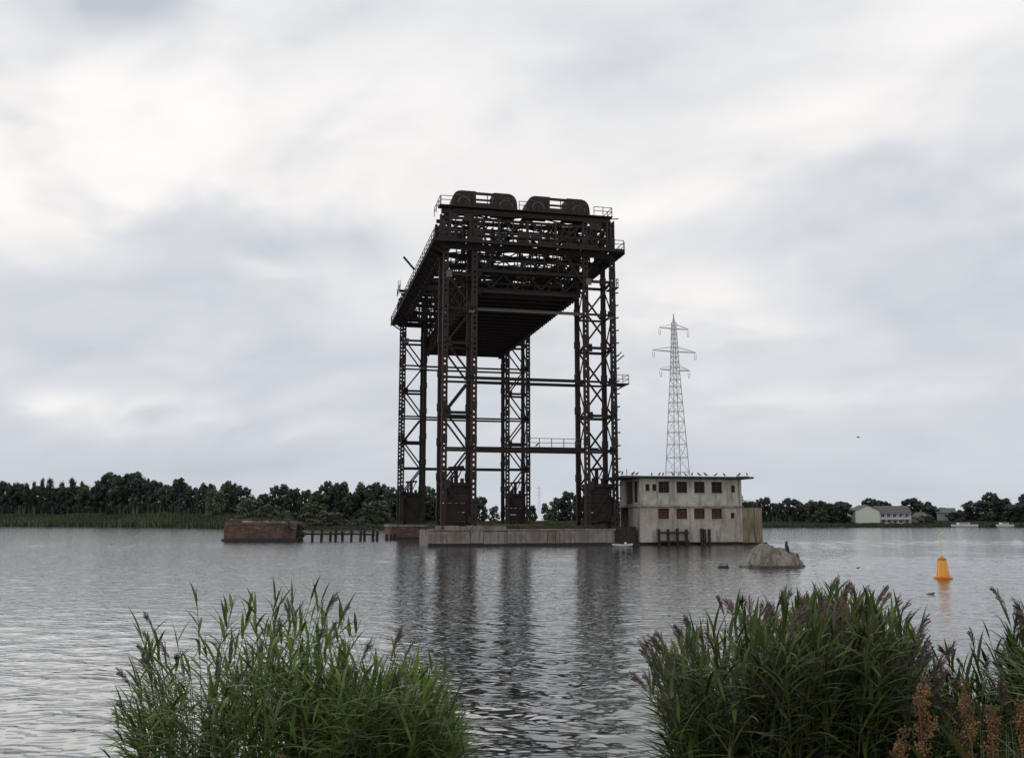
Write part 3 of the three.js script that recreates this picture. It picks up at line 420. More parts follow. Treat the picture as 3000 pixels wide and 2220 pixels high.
[[-17.9, -147.3, .5, 'short lone pile stump standing just left of the far pier', .9], [-19.2, -148.4, .2, 'lowest pile stump, barely above the water left of the far pier', .35]].forEach(([x, z, a, lb, h], i) => { const t = thing('pile_stump', lb, 'pile', [x, 0, z], a); part(t, 'pile', boxUV(ragged(new THREE.CylinderGeometry(.22, .26, h + 1.4, 7, 5), .06, 790 + i)), M.timber, [0, (h - 1.4) / 2, 0]); });

// tilted concrete block
(() => {
  // irregular wedge: hull rings from waterline to ridge, broken and uneven
  const N = 44, K = 14, pos = [], idx = []; const ridge = x => interpR([[-2, .1], [-1.5, .75], [-1.1, 1.35], [-.7, 1.6], [-.15, 1.5], [.55, 1.28], [1.2, 1.05], [1.65, .85], [1.98, .4], [2.1, -.1]], x);
  function interpR(t, x) { if (x <= t[0][0]) return t[0][1]; for (let i = 1; i < t.length; i++) if (x <= t[i][0]) return lerp(t[i - 1][1], t[i][1], (x - t[i - 1][0]) / (t[i][0] - t[i - 1][0])); return t[t.length - 1][1]; }
  for (let i = 0; i <= N; i++) { const x = lerp(-2.12, 2.12, i / N), hh = ridge(x); for (let k = 0; k <= K * 2; k++) { const t = k / (K * 2) * 2 - 1, q = Math.abs(t), prof = q < .25 ? 1 : Math.pow(1 - (q - .25) / .75, .8), zz = t * (1.55 - .25 * Math.abs(x) / 2), n = fbm(x * 2.3 + t, t * 3.1 + x * .3, 801, 5) - .5, n3 = Math.floor(fbm(x * 1.2, t * 1.9 + 4, 805, 2) * 6) / 6 - .5; pos.push(x + n3 * .25 + n * .16, lerp(-.6, hh * .93, prof) + n * .34 + n3 * .16, zz + n * .4 + n3 * .25); if (i < N && k < K * 2) { const a = i * (K * 2 + 1) + k; idx.push(a, a + 1, a + K * 2 + 1, a + 1, a + K * 2 + 2, a + K * 2 + 1); } } }
  let g = new THREE.BufferGeometry(); g.setAttribute('position', new THREE.Float32BufferAttribute(pos, 3)); g.setIndex(idx);
  const b = thing('concrete_block', 'tilted brown broken concrete block poking out of the water', 'concrete block', [16.95, 0, -63.2], .15);
  part(b, 'block', toCreasedNormals(boxUV(g), .35), M.rock);
  const wg = g.clone(), wp = wg.attributes.position; for (let i = 0; i < wp.count; i++) wp.setXYZ(i, wp.getX(i) * 1.03, Math.min(wp.getY(i), .12 + .08 * (fbm(wp.getX(i) * 2, wp.getZ(i), 809, 3) - .5)), wp.getZ(i) * 1.04); part(b, 'wet_edge', boxUV(wg), M.wet);
})();

// ------------------------------------------------------------------ birds
const birdGeo = (() => { const body = new THREE.SphereGeometry(1, 10, 8).scale(.075, .07, .17).rotateX(-.5), head = new THREE.SphereGeometry(.048, 8, 6).translate(0, .125, .13), neck = new THREE.CylinderGeometry(.035, .05, .12, 7).rotateX(.5).translate(0, .08, .1), tail = new THREE.ConeGeometry(.045, .18, 6).rotateX(-Math.PI / 2 - .45).translate(0, -.1, -.2), beak = new THREE.ConeGeometry(.016, .07, 5).rotateX(Math.PI / 2).translate(0, .12, .2); return merge([body, head, neck, tail, beak]).translate(0, .22, 0); })();
const uprightGeo = birdGeo.clone().translate(0, -.22, 0).rotateX(-.75).translate(0, .28, .02);
const legGeo = new THREE.CylinderGeometry(.008, .008, .14, 4).translate(0, .07, 0);
M.bird = std({ color: C(.05, .05, .052), roughness: .9 }); M.birdPale = std({ color: C(.3, .3, .3), roughness: .9 });
function bird(name, label, cat, pos, rot, s, mat, group, geo = birdGeo) { const t = thing(name, label, cat, pos, rot, group); t.scale.setScalar(s); part(t, 'body', geo, mat); for (const x of [-.03, .03]) part(t, 'leg', legGeo, mat, [x, 0, 0]); return t; }
(() => { const R = rng(91), xs = [195, 330, 380, 570, 670, 720, 850, 920, 1010, 1100, 1185, 1280, 1410, 1530, 1720, 1885], ord = ['first', 'second', 'third', 'fourth', 'fifth', 'sixth', 'seventh', 'eighth', 'ninth', 'tenth', 'eleventh', 'twelfth', 'thirteenth', 'fourteenth', 'fifteenth', 'sixteenth'];
  xs.forEach((c, i) => { const v = c * .0101 + 8.97, last = i === 15; bird('perched_bird', `${ord[i]} bird from the left perched along the flat building roof`, 'bird', toWorld([v, v > 26.6 && i > 14 ? 8.49 : 8.33, last ? 2.8 : 4.05 - R() * .25]), R() * 6.28, 1.15 + R() * .35, M.bird, 'birds perched on the roof'); }); })();
bird('cormorant', 'dark bird standing on top of the tilted concrete block', 'bird', [17.85, .8, -62.7], -1.2, 1.7, M.bird, null, uprightGeo);
bird('perched_bird', 'dark bird sitting on the low catwalk between the bridge towers', 'bird', toWorld([1.0, 11.88, .9]), 1.0, 1.4, M.bird);
(() => { const t = thing('flying_bird', 'small gull flying in the grey sky right of the pylon', 'bird', [54.6, 15.9, -150], .8); const g = birdGeo.clone().translate(0, -.22, 0).rotateX(.5); part(t, 'body', g, M.bird); const wg = new THREE.BufferGeometry(); wg.setAttribute('position', new THREE.Float32BufferAttribute([0, 0, .1, 0, 0, -.1, .4, .14, .02, .4, .14, -.1, .85, .06, -.1], 3)); wg.setIndex([0, 2, 1, 1, 2, 3, 2, 4, 3]); wg.computeVertexNormals(); part(t, 'wing', wg, M.bird); part(t, 'wing', wg, M.bird, null, null, [-1, 1, 1]); t.scale.setScalar(1.1); })();

// ------------------------------------------------------------------ small floating things
(() => {
  const b = thing('navigation_buoy', 'orange navigation buoy with yellow cross on top, floating right', 'buoy', [22.3, 0, -50.26]);
  const lathe = pts => new THREE.LatheGeometry(pts.map(p => new THREE.Vector2(...p)), 24);
  part(b, 'float', lathe([[0, -.3], [.42, -.3], [.46, .02], [.44, .1], [.3, .13], [0, .13]]), M.buoyBase);
  part(b, 'tower', lathe([[.27, .13], [.255, .45], [.2, .8], [.17, .98], [.0, .98]]), M.orange);
  for (let i = 0; i < 6; i++) { const a = i * Math.PI / 3 + .3; bar(b, 'rib', [.3 * Math.cos(a), .12, .3 * Math.sin(a)], [.185 * Math.cos(a), 1.0, .185 * Math.sin(a)], .035, .05, M.orange); }
  part(b, 'cap', lathe([[.2, .98], [.21, 1.03], [.14, 1.08], [.06, 1.1], [0, 1.1]]), M.buoyBase); part(b, 'lantern', lathe([[.07, 1.1], [.08, 1.2], [.05, 1.26], [0, 1.27]]), M.yellow);
  bar(b, 'staff', [0, 1.2, 0], [0, 2.1, 0], .035, .035, M.yellow, UC); bar(b, 'top_mark', [-.16, 2.08, 0], [.16, 2.4, 0], .03, .035, M.yellow); bar(b, 'top_mark', [.16, 2.08, 0], [-.16, 2.4, 0], .03, .035, M.yellow);
  const boatHull = (L, W, H) => { const pos = [], idx = [], N = 12, K = 6; for (let i = 0; i <= N; i++) { const t = i / N * 2 - 1, w = W / 2 * Math.pow(1 - Math.pow(Math.abs(t), 2.4), .6) + .01; for (let k = 0; k <= K; k++) { const a = k / K * Math.PI; pos.push(t * L / 2, -Math.sin(a) * H * (1 - .35 * t * t) + H * .75 + .1 * t * t, -Math.cos(a) * w); if (i < N && k < K) { const q = i * (K + 1) + k; idx.push(q, q + 1, q + K + 1, q + 1, q + K + 2, q + K + 1); } } } const g = new THREE.BufferGeometry(); g.setAttribute('position', new THREE.Float32BufferAttribute(pos, 3)); g.setIndex(idx); g.computeVertexNormals(); g.setAttribute('uv', new THREE.Float32BufferAttribute(new Float32Array(pos.length / 3 * 2), 2)); return g; };
  const wb = thing('rowing_boat', 'small white boat at the waterline left of the building', 'boat', [12.7, 0, -111.2], .05); part(wb, 'hull', boatHull(2.4, .8, .35), M.white); part(wb, 'seat', UB, M.white, [.2, .22, 0], null, [.3, .04, .6]); part(wb, 'foredeck', UB, M.white, [-.6, .27, 0], null, [.8, .05, .5]); part(wb, 'engine', new THREE.SphereGeometry(.14, 8, 6), M.white, [.35, .38, 0]);
  const sn = thing('floating_log', 'dark log floating low in the water left of the concrete block', 'log', [13.45, 0, -61.8], .1); part(sn, 'log_trunk', ragged(new THREE.CapsuleGeometry(.11, .5, 4, 8).rotateZ(Math.PI / 2), .05, 851, 3), M.wet, [0, .04, 0]); bar(sn, 'log_branch', [.15, .08, 0], [.32, .2, .05], .05, .06, M.wet);
  [['small dark duck on the water between concrete block and buoy', 21.99, -61.76], ['small dark duck on the water left of and nearer than the buoy', 17.18, -40.05]].forEach(([lb, x, z], i) => { const d = thing('duck', lb, 'duck', [x, -.02, z], i + .4); part(d, 'body', birdGeo.clone().translate(0, -.2, 0).rotateX(.35).scale(.75, .75, .85), M.bird); });
  // boats moored at the right shore
  [['long white motor boat moored at the right shore beyond the buoy', 2082, 12], ['small white boat moored at the right shore under the round trees', 2168, 8]].forEach(([lb, px, L]) => { const [x, , z] = shoreAt(px, -4); const t = thing('moored_boat', lb, 'boat', [x, 0, z], .05); part(t, 'hull', boatHull(L, 3, 1.5), M.white); part(t, 'cabin', boxUV(bx(L * .4, 1.0, 2)), M.white, [-L * .06, 1.5, 0]); part(t, 'cabin_window', UB, M.glass, [-L * .06, 1.6, 1.0], null, [L * .34, .4, .06]); });
})();

// ------------------------------------------------------------------ pylons
function pylon(name, label, pos, rot, H, full) {
  const t = thing(name, label, 'pylon', pos, rot), m = M.galv, tb = H * .045, top = H * .012, hw = y => { const k = y / H; return k < .72 ? lerp(H * .052, H * .016, k / .72) : lerp(H * .016, H * .006, (k - .72) / .28); };
  const th = H * .0028;
  for (const sx of [-1, 1]) for (const sz of [-1, 1]) { bar(t, 'leg', [sx * hw(0), 0, sz * hw(0)], [sx * hw(H * .72), H * .72, sz * hw(H * .72)], th, th, m); bar(t, 'leg', [sx * hw(H * .72), H * .72, sz * hw(H * .72)], [sx * hw(H * .96), H * .96, sz * hw(H * .96)], th, th, m); }
  bar(t, 'peak', [0, H * .955, 0], [0, H, 0], th * 1.4, th * 1.4, m); for (const sx of [-1, 1]) bar(t, 'peak_stay', [sx * hw(H * .955), H * .955, 0], [0, H * .99, 0], th * .8, th * .8, m);
  let ys = [0]; while (ys[ys.length - 1] < H * .93) { const y = ys[ys.length - 1]; ys.push(Math.min(H * .955, y + Math.max(hw(y) * (full ? 1.7 : 3), H * .022))); }
  ys.forEach((y, i) => { if (!i) return; const yp = ys[i - 1], a = hw(yp), b = hw(y);
    for (const s of [-1, 1]) { bar(t, 'girt', [-b, y, s * b], [b, y, s * b], th * .75, th * .75, m); bar(t, 'girt', [s * b, y, -b], [s * b, y, b], th * .75, th * .75, m); if (full) { bar(t, 'brace', [-a, yp, s * a], [b, y, s * b], th * .38, th * .38, m); bar(t, 'brace', [a, yp, s * a], [-b, y, s * b], th * .38, th * .38, m); bar(t, 'brace', [s * a, yp, -a * (i % 2 ? 1 : -1)], [s * b, y, b * (i % 2 ? 1 : -1)], th * .5, th * .5, m); } } });
  for (const [k, w] of [[.928, .08], [.817, .118], [.727, .08]]) for (const s of [-1, 1]) { const y = H * k, b = hw(y), x = s * H * w; const a = sub(t, 'cross_arm'); for (const z of [-1, 1]) { bar(a, 'arm_chord', [s * b, y, z * b], [x, y, 0], th * .9, th * .9, m); bar(a, 'arm_stay', [s * b, y + H * .022, z * b], [x, y + H * .002, 0], th * .6, th * .6, m); } for (let i = 1; i < 4; i++) { const q = i / 4; bar(a, 'arm_web', [lerp(s * b, x, q), y, b * (1 - q)], [lerp(s * b, x, q), y, -b * (1 - q)], th * .5, th * .5, m); }
    for (const dx of [-.006, .006]) bar(a, 'insulator', [x * .96 + dx * H, y - H * .008, 0], [x * .96 + dx * H * .5, y - H * .036, 0], th * .8, th * .8, M.insul, UC); }
  return t;
}
{ const p = shoreAt(1472, 48); pylon('power_pylon', 'tall pale lattice power pylon rising behind the grey building', [p[0], 1, p[2]], .35, 96, true); }
pylon('power_pylon', 'tiny far-off power pylon seen between the bridge legs', [31, 2, -1100], .5, 40, false);

// ------------------------------------------------------------------ trees
M.leaf = new THREE.MeshPhysicalMaterial({ vertexColors: true, roughness: .9, side: THREE.DoubleSide, transmission: .2, thickness: 0 });
function crownGeo(R, blobs, leaf, per, cols) {                       // leaf-clump faces spread through the clumps of a crown
  const pos = [], nor = [], col = [], uv = [];
  for (const [bx_, by, bz, br] of blobs) {
    const c = cols[Math.floor(R() * cols.length)], tint = .8 + R() * .4, n = Math.round(per * br * br);
    for (let i = 0; i < n; i++) {
      const a = R() * 6.283, u = R() * 2 - 1, r = br * Math.pow(R(), .4) * (.85 + R() * .3), s = Math.sqrt(1 - u * u), dx = s * Math.cos(a), dy = u, dz = s * Math.sin(a), x = bx_ + dx * r, y = by + dy * r * .82, z = bz + dz * r;
      const nx = dx + (R() - .5) * 1.3, ny = dy + (R() - .2) * 1.2, nz = dz + (R() - .5) * 1.3, N = V(nx, ny, nz).normalize(), T = V(R() - .5, R() - .5, R() - .5).cross(N).normalize(), B = N.clone().cross(T), w = leaf * (.55 + R() * .8), h = w * (.55 + R() * .5);
      const q = [[-w, 0], [0, -h], [w, 0], [0, h]].map(([p, t]) => [x + T.x * p + B.x * t, y + T.y * p + B.y * t, z + T.z * p + B.z * t]); const k = tint * (.85 + R() * .3);
      for (const id of [0, 1, 2, 0, 2, 3]) { pos.push(...q[id]); nor.push(N.x, N.y, N.z); col.push(c[0] * k, c[1] * k, c[2] * k); uv.push(0, 0); }
    }
  }
  const g = new THREE.BufferGeometry(); g.setAttribute('position', new THREE.Float32BufferAttribute(pos, 3)); g.setAttribute('normal', new THREE.Float32BufferAttribute(nor, 3)); g.setAttribute('color', new THREE.Float32BufferAttribute(col, 3)); g.setAttribute('uv', new THREE.Float32BufferAttribute(uv, 2)); return g;
}
function treeProto(seed, kind) {                                     // height 10, crown width about 8 (scaled later)
  const R = rng(seed), blobs = [], limbs = [];
  const cols = { dark: [[.03, .046, .03], [.04, .058, .033], [.028, .04, .03]], green: [[.048, .078, .032], [.062, .095, .036], [.04, .064, .03]], pale: [[.085, .12, .06], [.1, .13, .07], [.07, .105, .05]], brown: [[.075, .07, .035], [.06, .065, .03], [.09, .075, .045]] }[kind.tone];
  const N = kind.n;
  for (let i = 0; i < N; i++) { const t = (i + .5) / N, y = lerp(kind.y0, 9.4, Math.pow(t, .85)), env = kind.shape === 'tall' ? 1.5 * Math.pow(Math.sin(Math.PI * Math.min(.98, (y - kind.y0 + .6) / (10.4 - kind.y0))), .6) : 3.9 * Math.pow(Math.max(.05, 1 - Math.pow((y - kind.cy) / (y > kind.cy ? 10.2 - kind.cy : kind.cy - kind.y0 + 1.4), 2)), .5), a = i * 2.4 + R() * .8, rr = env * Math.sqrt(.15 + .85 * R()) * .82, br = (kind.shape === 'tall' ? .75 : 1.0) * (.5 + R() * .85) * kind.br; blobs.push([Math.cos(a) * rr, y - br * .3, Math.sin(a) * rr, br]); if (i % 3 === 0) limbs.push(barGeo([0, Math.max(1, y * .45), 0], [Math.cos(a) * rr * .8, y - .4, Math.sin(a) * rr * .8], .14, .14, UC)); }
  const trunk = merge([new THREE.CylinderGeometry(.14, .34, 6.5, 7).translate(0, 3.0, 0), ...limbs]);
  return { crown: crownGeo(R, blobs, kind.leaf, kind.per, cols), trunk };
}
const P = {
  oak: treeProto(1001, { tone: 'dark', n: 46, y0: .5, cy: 5.0, br: 1, leaf: .36, per: 66 }), oak2: treeProto(1013, { tone: 'green', n: 44, y0: .4, cy: 4.8, br: 1.05, leaf: .36, per: 64 }), oak3: treeProto(1027, { tone: 'dark', n: 42, y0: .4, cy: 5.6, br: 1.1, leaf: .37, per: 62 }),
  tall: treeProto(1039, { tone: 'dark', shape: 'tall', n: 30, y0: .6, cy: 5, br: 1.15, leaf: .26, per: 70 }), pale: treeProto(1051, { tone: 'pale', n: 32, y0: .4, cy: 4.4, br: 1.05, leaf: .3, per: 52 }), bush: treeProto(1063, { tone: 'green', n: 22, y0: .8, cy: 3.8, br: 1.25, leaf: .4, per: 36 }), brown: treeProto(1071, { tone: 'brown', n: 20, y0: .6, cy: 3.2, br: 1.3, leaf: .36, per: 36 }),
};
function plant(name, label, cat, kind, pos, w, h, rot, group) { const t = thing(name, label, cat, pos, rot, group); t.scale.set(w / 8, h / 10, w / 8); part(t, 'crown', P[kind].crown, M.leaf); part(t, 'trunk', P[kind].trunk, M.bark); return t; }
(() => {
  const R = rng(1101), pxm = z => 2080 / -z, ordinal = n => { const s = ['th', 'st', 'nd', 'rd'], v = n % 100; return n + (s[(v - 20) % 10] || s[v] || s[0]); };
  const kindWord = { oak: 'broad dark', oak2: 'broad green', oak3: 'rounded dark', tall: 'slim tall dark', pale: 'pale green', bush: 'low bushy green', brown: 'low brownish' };
  // [bearing px, crown top px, width px, kind, metres inland]
  const left = [[-25, 1052, 60, 'oak', 55], [8, 1050, 44, 'oak3', 50], [28, 1046, 40, 'oak', 52], [52, 1051, 40, 'oak3', 55], [75, 1050, 36, 'tall', 50], [90, 1046, 26, 'tall', 54], [107, 1037, 30, 'tall', 50], [124, 1036, 42, 'tall', 52], [150, 1044, 38, 'tall', 50], [160, 1058, 44, 'oak', 46], [173, 1040, 40, 'tall', 54], [194, 1047, 32, 'tall', 56], [66, 1058, 66, 'oak3', 66], [112, 1056, 70, 'oak', 66], [150, 1058, 66, 'oak3', 68], [188, 1056, 62, 'oak', 68], [206, 1056, 52, 'oak2', 48], [236, 1044, 56, 'oak3', 55], [254, 1029, 56, 'oak', 58], [278, 1028, 56, 'oak2', 56], [300, 1027, 60, 'oak', 58], [326, 1036, 56, 'oak3', 56], [352, 1044, 50, 'oak', 54], [378, 1054, 48, 'oak2', 52], [402, 1041, 46, 'oak3', 55], [430, 1057, 50, 'oak', 52], [462, 1048, 50, 'oak2', 50], [482, 1060, 50, 'pale', 30], [508, 1046, 52, 'oak2', 50], [538, 1059, 46, 'oak', 48], [556, 1082, 62, 'pale', 26], [583, 1074, 46, 'oak3', 50], [618, 1054, 56, 'oak', 50], [648, 1060, 46, 'oak3', 48], [672, 1066, 44, 'oak', 50], [700, 1068, 50, 'oak2', 48], [690, 1092, 50, 'bush', 26], [826, 1090, 56, 'bush', 24], [600, 1096, 46, 'bush', 26], [728, 1045, 60, 'oak2', 50], [750, 1048, 50, 'oak', 52], [776, 1072, 48, 'oak3', 46], [806, 1048, 62, 'oak2', 50], [834, 1052, 56, 'oak', 52], [858, 1060, 50, 'oak2', 48], [892, 1070, 50, 'oak3', 46], [932, 1057, 54, 'oak2', 50], [952, 1080, 40, 'oak', 44]];
  const put = (row, i, where, nm) => { const [px, top, wpx, kind, dz] = row, pos = shoreAt(px, dz), m = 1 / pxm(pos[2]); const h = 3 + (1131 - top + (R() - .5) * 5) * m - pos[1] + .3; plant(nm || (kind === 'tall' ? 'slim_tree' : kind === 'bush' || kind === 'brown' ? 'shrub' : 'broadleaf_tree'), `${kindWord[kind]} ${kind === 'bush' || kind === 'brown' ? 'shrub' : 'tree'}, ${ordinal(i + 1)} from the left ${where}`, kind === 'bush' || kind === 'brown' ? 'shrub' : 'tree', kind, pos, wpx * m * (1.02 + R() * .3), h, R() * 6.28, where.includes('left bank') ? 'trees on the far left bank' : 'trees and shrubs on the far shore'); };
  left.sort((a, b) => a[0] - b[0]);
  left.forEach((r, i) => put(r, i, 'in the far left bank treeline'));
  const mid = [[1046, 1078, 34, 'oak3', 40], [1030, 1100, 28, 'bush', 30], [1078, 1098, 22, 'bush', 36], [1135, 1092, 24, 'bush', 34], [1160, 1098, 22, 'oak3', 40], [1196, 1092, 40, 'bush', 34], [1216, 1082, 44, 'oak3', 46], [1240, 1070, 46, 'oak', 42], [1268, 1080, 44, 'oak3', 44], [1310, 1084, 50, 'oak', 44], [1345, 1090, 40, 'oak3', 40]].sort((a, b) => a[0] - b[0]);
  mid.forEach((r, i) => put(r, i, 'on the shore seen between the bridge legs'));
  const right = [[1630, 1090, 44, 'oak3', 50], [1655, 1084, 40, 'oak', 50], [1684, 1094, 36, 'oak2', 46], [1713, 1082, 46, 'oak', 50], [1742, 1089, 40, 'oak2', 52], [1766, 1086, 44, 'oak2', 28], [1796, 1096, 40, 'oak3', 26], [1776, 1108, 30, 'bush', 22], [1816, 1089, 54, 'oak3', 32], [1826, 1090, 46, 'oak', 46], [1846, 1108, 34, 'oak3', 36], [1884, 1084, 50, 'oak2', 80], [1908, 1090, 46, 'oak', 84], [1968, 1082, 48, 'oak', 50], [1994, 1090, 46, 'oak2', 52], [2010, 1100, 44, 'oak3', 46], [2034, 1104, 44, 'oak', 48], [2062, 1112, 34, 'oak3', 30], [2082, 1108, 36, 'oak2', 56], [2000, 1120, 40, 'bush', 14], [2110, 1088, 62, 'oak3', 40], [2143, 1069, 44, 'oak2', 50], [2166, 1086, 46, 'oak', 46], [2186, 1096, 40, 'oak3', 30], [2204, 1094, 44, 'oak3', 28], [2224, 1072, 50, 'oak', 46], [2256, 1080, 60, 'oak3', 46]].sort((a, b) => a[0] - b[0]);
  right.forEach((r, i) => put(r, i, 'along the right shore'));
  // shrubs near the ruined piles
  [['brownish rounded shrub on the bank behind the timber piles', 735, 1116, 74, 'brown', 9], ['lower brownish shrub left of the rounded one behind the piles', 692, 1130, 40, 'brown', 8], ['low brownish shrub behind the right end of the timber piles', 788, 1130, 46, 'brown', 9]].forEach(([lb, px, top, w, k, dz]) => { const pos = shoreAt(px, dz), m = 1 / pxm(pos[2]); plant('shrub', lb, 'shrub', k, pos, w * m, Math.max(2, 3 + (1134 - top) * m - pos[1]), R() * 6, 'shrubs behind the piles'); });
  plant('shrub', 'green shrub growing at the right end of the brick pier', 'shrub', 'bush', [-31.6, -.2, -141.6], 3.2, 3.0, 1);
  plant('shrub', 'scrubby green shrub behind the right half of the brick pier', 'shrub', 'bush', [-34.5, .2, -147.5], 4.4, 4.4, 2);
  plant('shrub', 'pale scrubby shrub hanging over the right corner of the brick pier', 'shrub', 'pale', [-32.6, 1.2, -140.4], 1.9, 2.2, 2);
  plant('shrub', 'tiny green shrub on top of the brick pier', 'shrub', 'pale', [-40.2, 2.6, -142.6], 1.3, 1.1, 1);
  plant('shrub', 'green shrub growing on the brown pier nose beside the building', 'shrub', 'bush', toWorld([27.9, 4.4, -1.2]), 3.0, 2.4, 2);
  plant('shrub', 'small dark shrub on the pier at the foot of the building steps', 'shrub', 'oak3', toWorld([10.6, 1.9, -1.5]), 2.4, 4.6, 2);
})();

// grass and reeds that nobody could count: tufts of blades as one object each
function tuftGeo(R, n, h, w, spread) { const pos = [], col = [], uv = [], nor = []; for (let i = 0; i < n; i++) { const a = R() * 6.28, x = (R() - .5) * spread, z = (R() - .5) * spread, hh = h * (.6 + R() * .5), lx = (R() - .5) * hh * .5, lz = (R() - .5) * hh * .5, cx = Math.cos(a) * w / 2, cz = Math.sin(a) * w / 2, k = .75 + R() * .5; pos.push(x - cx, 0, z - cz, x + cx, 0, z + cz, x + lx, hh, z + lz); for (let j = 0; j < 3; j++) { col.push(k, k, k); uv.push(0, 0); nor.push(-Math.sin(a) * .6, .8, Math.cos(a) * .6); } } const g = new THREE.BufferGeometry(); g.setAttribute('position', new THREE.Float32BufferAttribute(pos, 3)); g.setAttribute('normal', new THREE.Float32BufferAttribute(nor, 3)); g.setAttribute('color', new THREE.Float32BufferAttribute(col, 3)); g.setAttribute('uv', new THREE.Float32BufferAttribute(uv, 2)); return g; }
M.tuft = new THREE.MeshPhysicalMaterial({ vertexColors: true, color: C(1, 1, 1), roughness: .95, side: THREE.DoubleSide, transmission: .15, thickness: 0 });
function scatter(name, label, cat, geo, spots, parent) { const m = new THREE.InstancedMesh(geo, M.tuft, spots.length), o = new THREE.Object3D(); spots.forEach(([x, y, z, s, r, c], i) => { o.position.set(x, y, z); o.rotation.set(0, r, 0); o.scale.setScalar(s); o.updateMatrix(); m.setMatrixAt(i, o.matrix); m.setColorAt(i, C(...c)); }); m.name = numbered(name); m.castShadow = m.receiveShadow = true; (parent || scene).add(m); return tag(m, label, cat, null, 'stuff'); }
(() => {
  const R = rng(1201), big = tuftGeo(R, 46, 3.0, .5, 4.2), sp = [];
  for (let i = 0; i < 5200; i++) { const px = -260 + R() * 860, dz = -1 + Math.pow(R(), 1.1) * 48, p = shoreAt(px, dz), n = fbm(p[0] * .03, p[2] * .03, 1203, 3); sp.push([p[0], p[1] - .15, p[2], .55 + n * .75, R() * 6.28, mix3([.055, .085, .034], [.10, .12, .055], smooth(.35, .65, n) * .8 + R() * .2)]); }
  for (let i = 0; i < 3600; i++) { const px = 560 + R() * 1750, dz = -1 + Math.pow(R(), 1.4) * 34, p = shoreAt(px, dz), n = fbm(p[0] * .04, p[2] * .04, 1207, 3); sp.push([p[0], p[1] - .15, p[2], .3 + n * .4, R() * 6.28, mix3([.04, .06, .028], [.07, .08, .04], n)]); }
  for (let i = 0; i < 1500; i++) { const px = -200 + R() * 1180, p = shoreAt(px, 50 + R() * 30); sp.push([p[0], p[1] - .2, p[2], 1.5 + R() * 1.1, R() * 6.28, mix3([.03, .046, .026], [.045, .065, .03], R())]); }
  for (let i = 0; i < 1200; i++) { const px = 1560 + R() * 760, p = shoreAt(px, 46 + R() * 30); sp.push([p[0], p[1] - .2, p[2], 1.0 + R() * .8, R() * 6.28, mix3([.03, .046, .026], [.045, .065, .03], R())]); }
  scatter('shore_reeds', 'green reed and grass belt along the far shore', 'reeds', big, sp);
  const dry = tuftGeo(R, 26, .8, .05, .8), s2 = [];
  for (let i = 0; i < 900; i++) { const v = -12.4 + R() * 23, u = -3.6 + R() * 7.5, n = fbm(v * .3, u * .3, 1211, 3); if (v < -1 && R() < .5) continue; const w = toWorld([v, 1.86, -u]); s2.push([...w, .5 + n * .9, R() * 6.28, mix3([.10, .085, .04], [.05, .065, .025], smooth(.4, .65, n))]); }
  for (let i = 0; i < 260; i++) { const w = toWorld([26.9 + R() * 2.6, 4.5, -1.8 + R() * 4]); s2.push([...w, .5 + R() * .9, R() * 6.28, [.06, .075, .03]]); }
  for (let i = 0; i < 120; i++) s2.push([-41.4 + R() * 9, 2.7, -144.6 + R() * 4.4, .4 + R() * .6, R() * 6.28, [.06, .07, .03]]);
  for (let i = 0; i < 260; i++) { const w = toWorld([-12 + R() * 24, 2.2, -LEN - 4 + R() * 8]); s2.push([...w, .4 + R() * .8, R() * 6.28, [.07, .07, .03]]); }
  scatter('dry_grass', 'dry yellowish grass growing on the old piers', 'grass', dry, s2);
})();

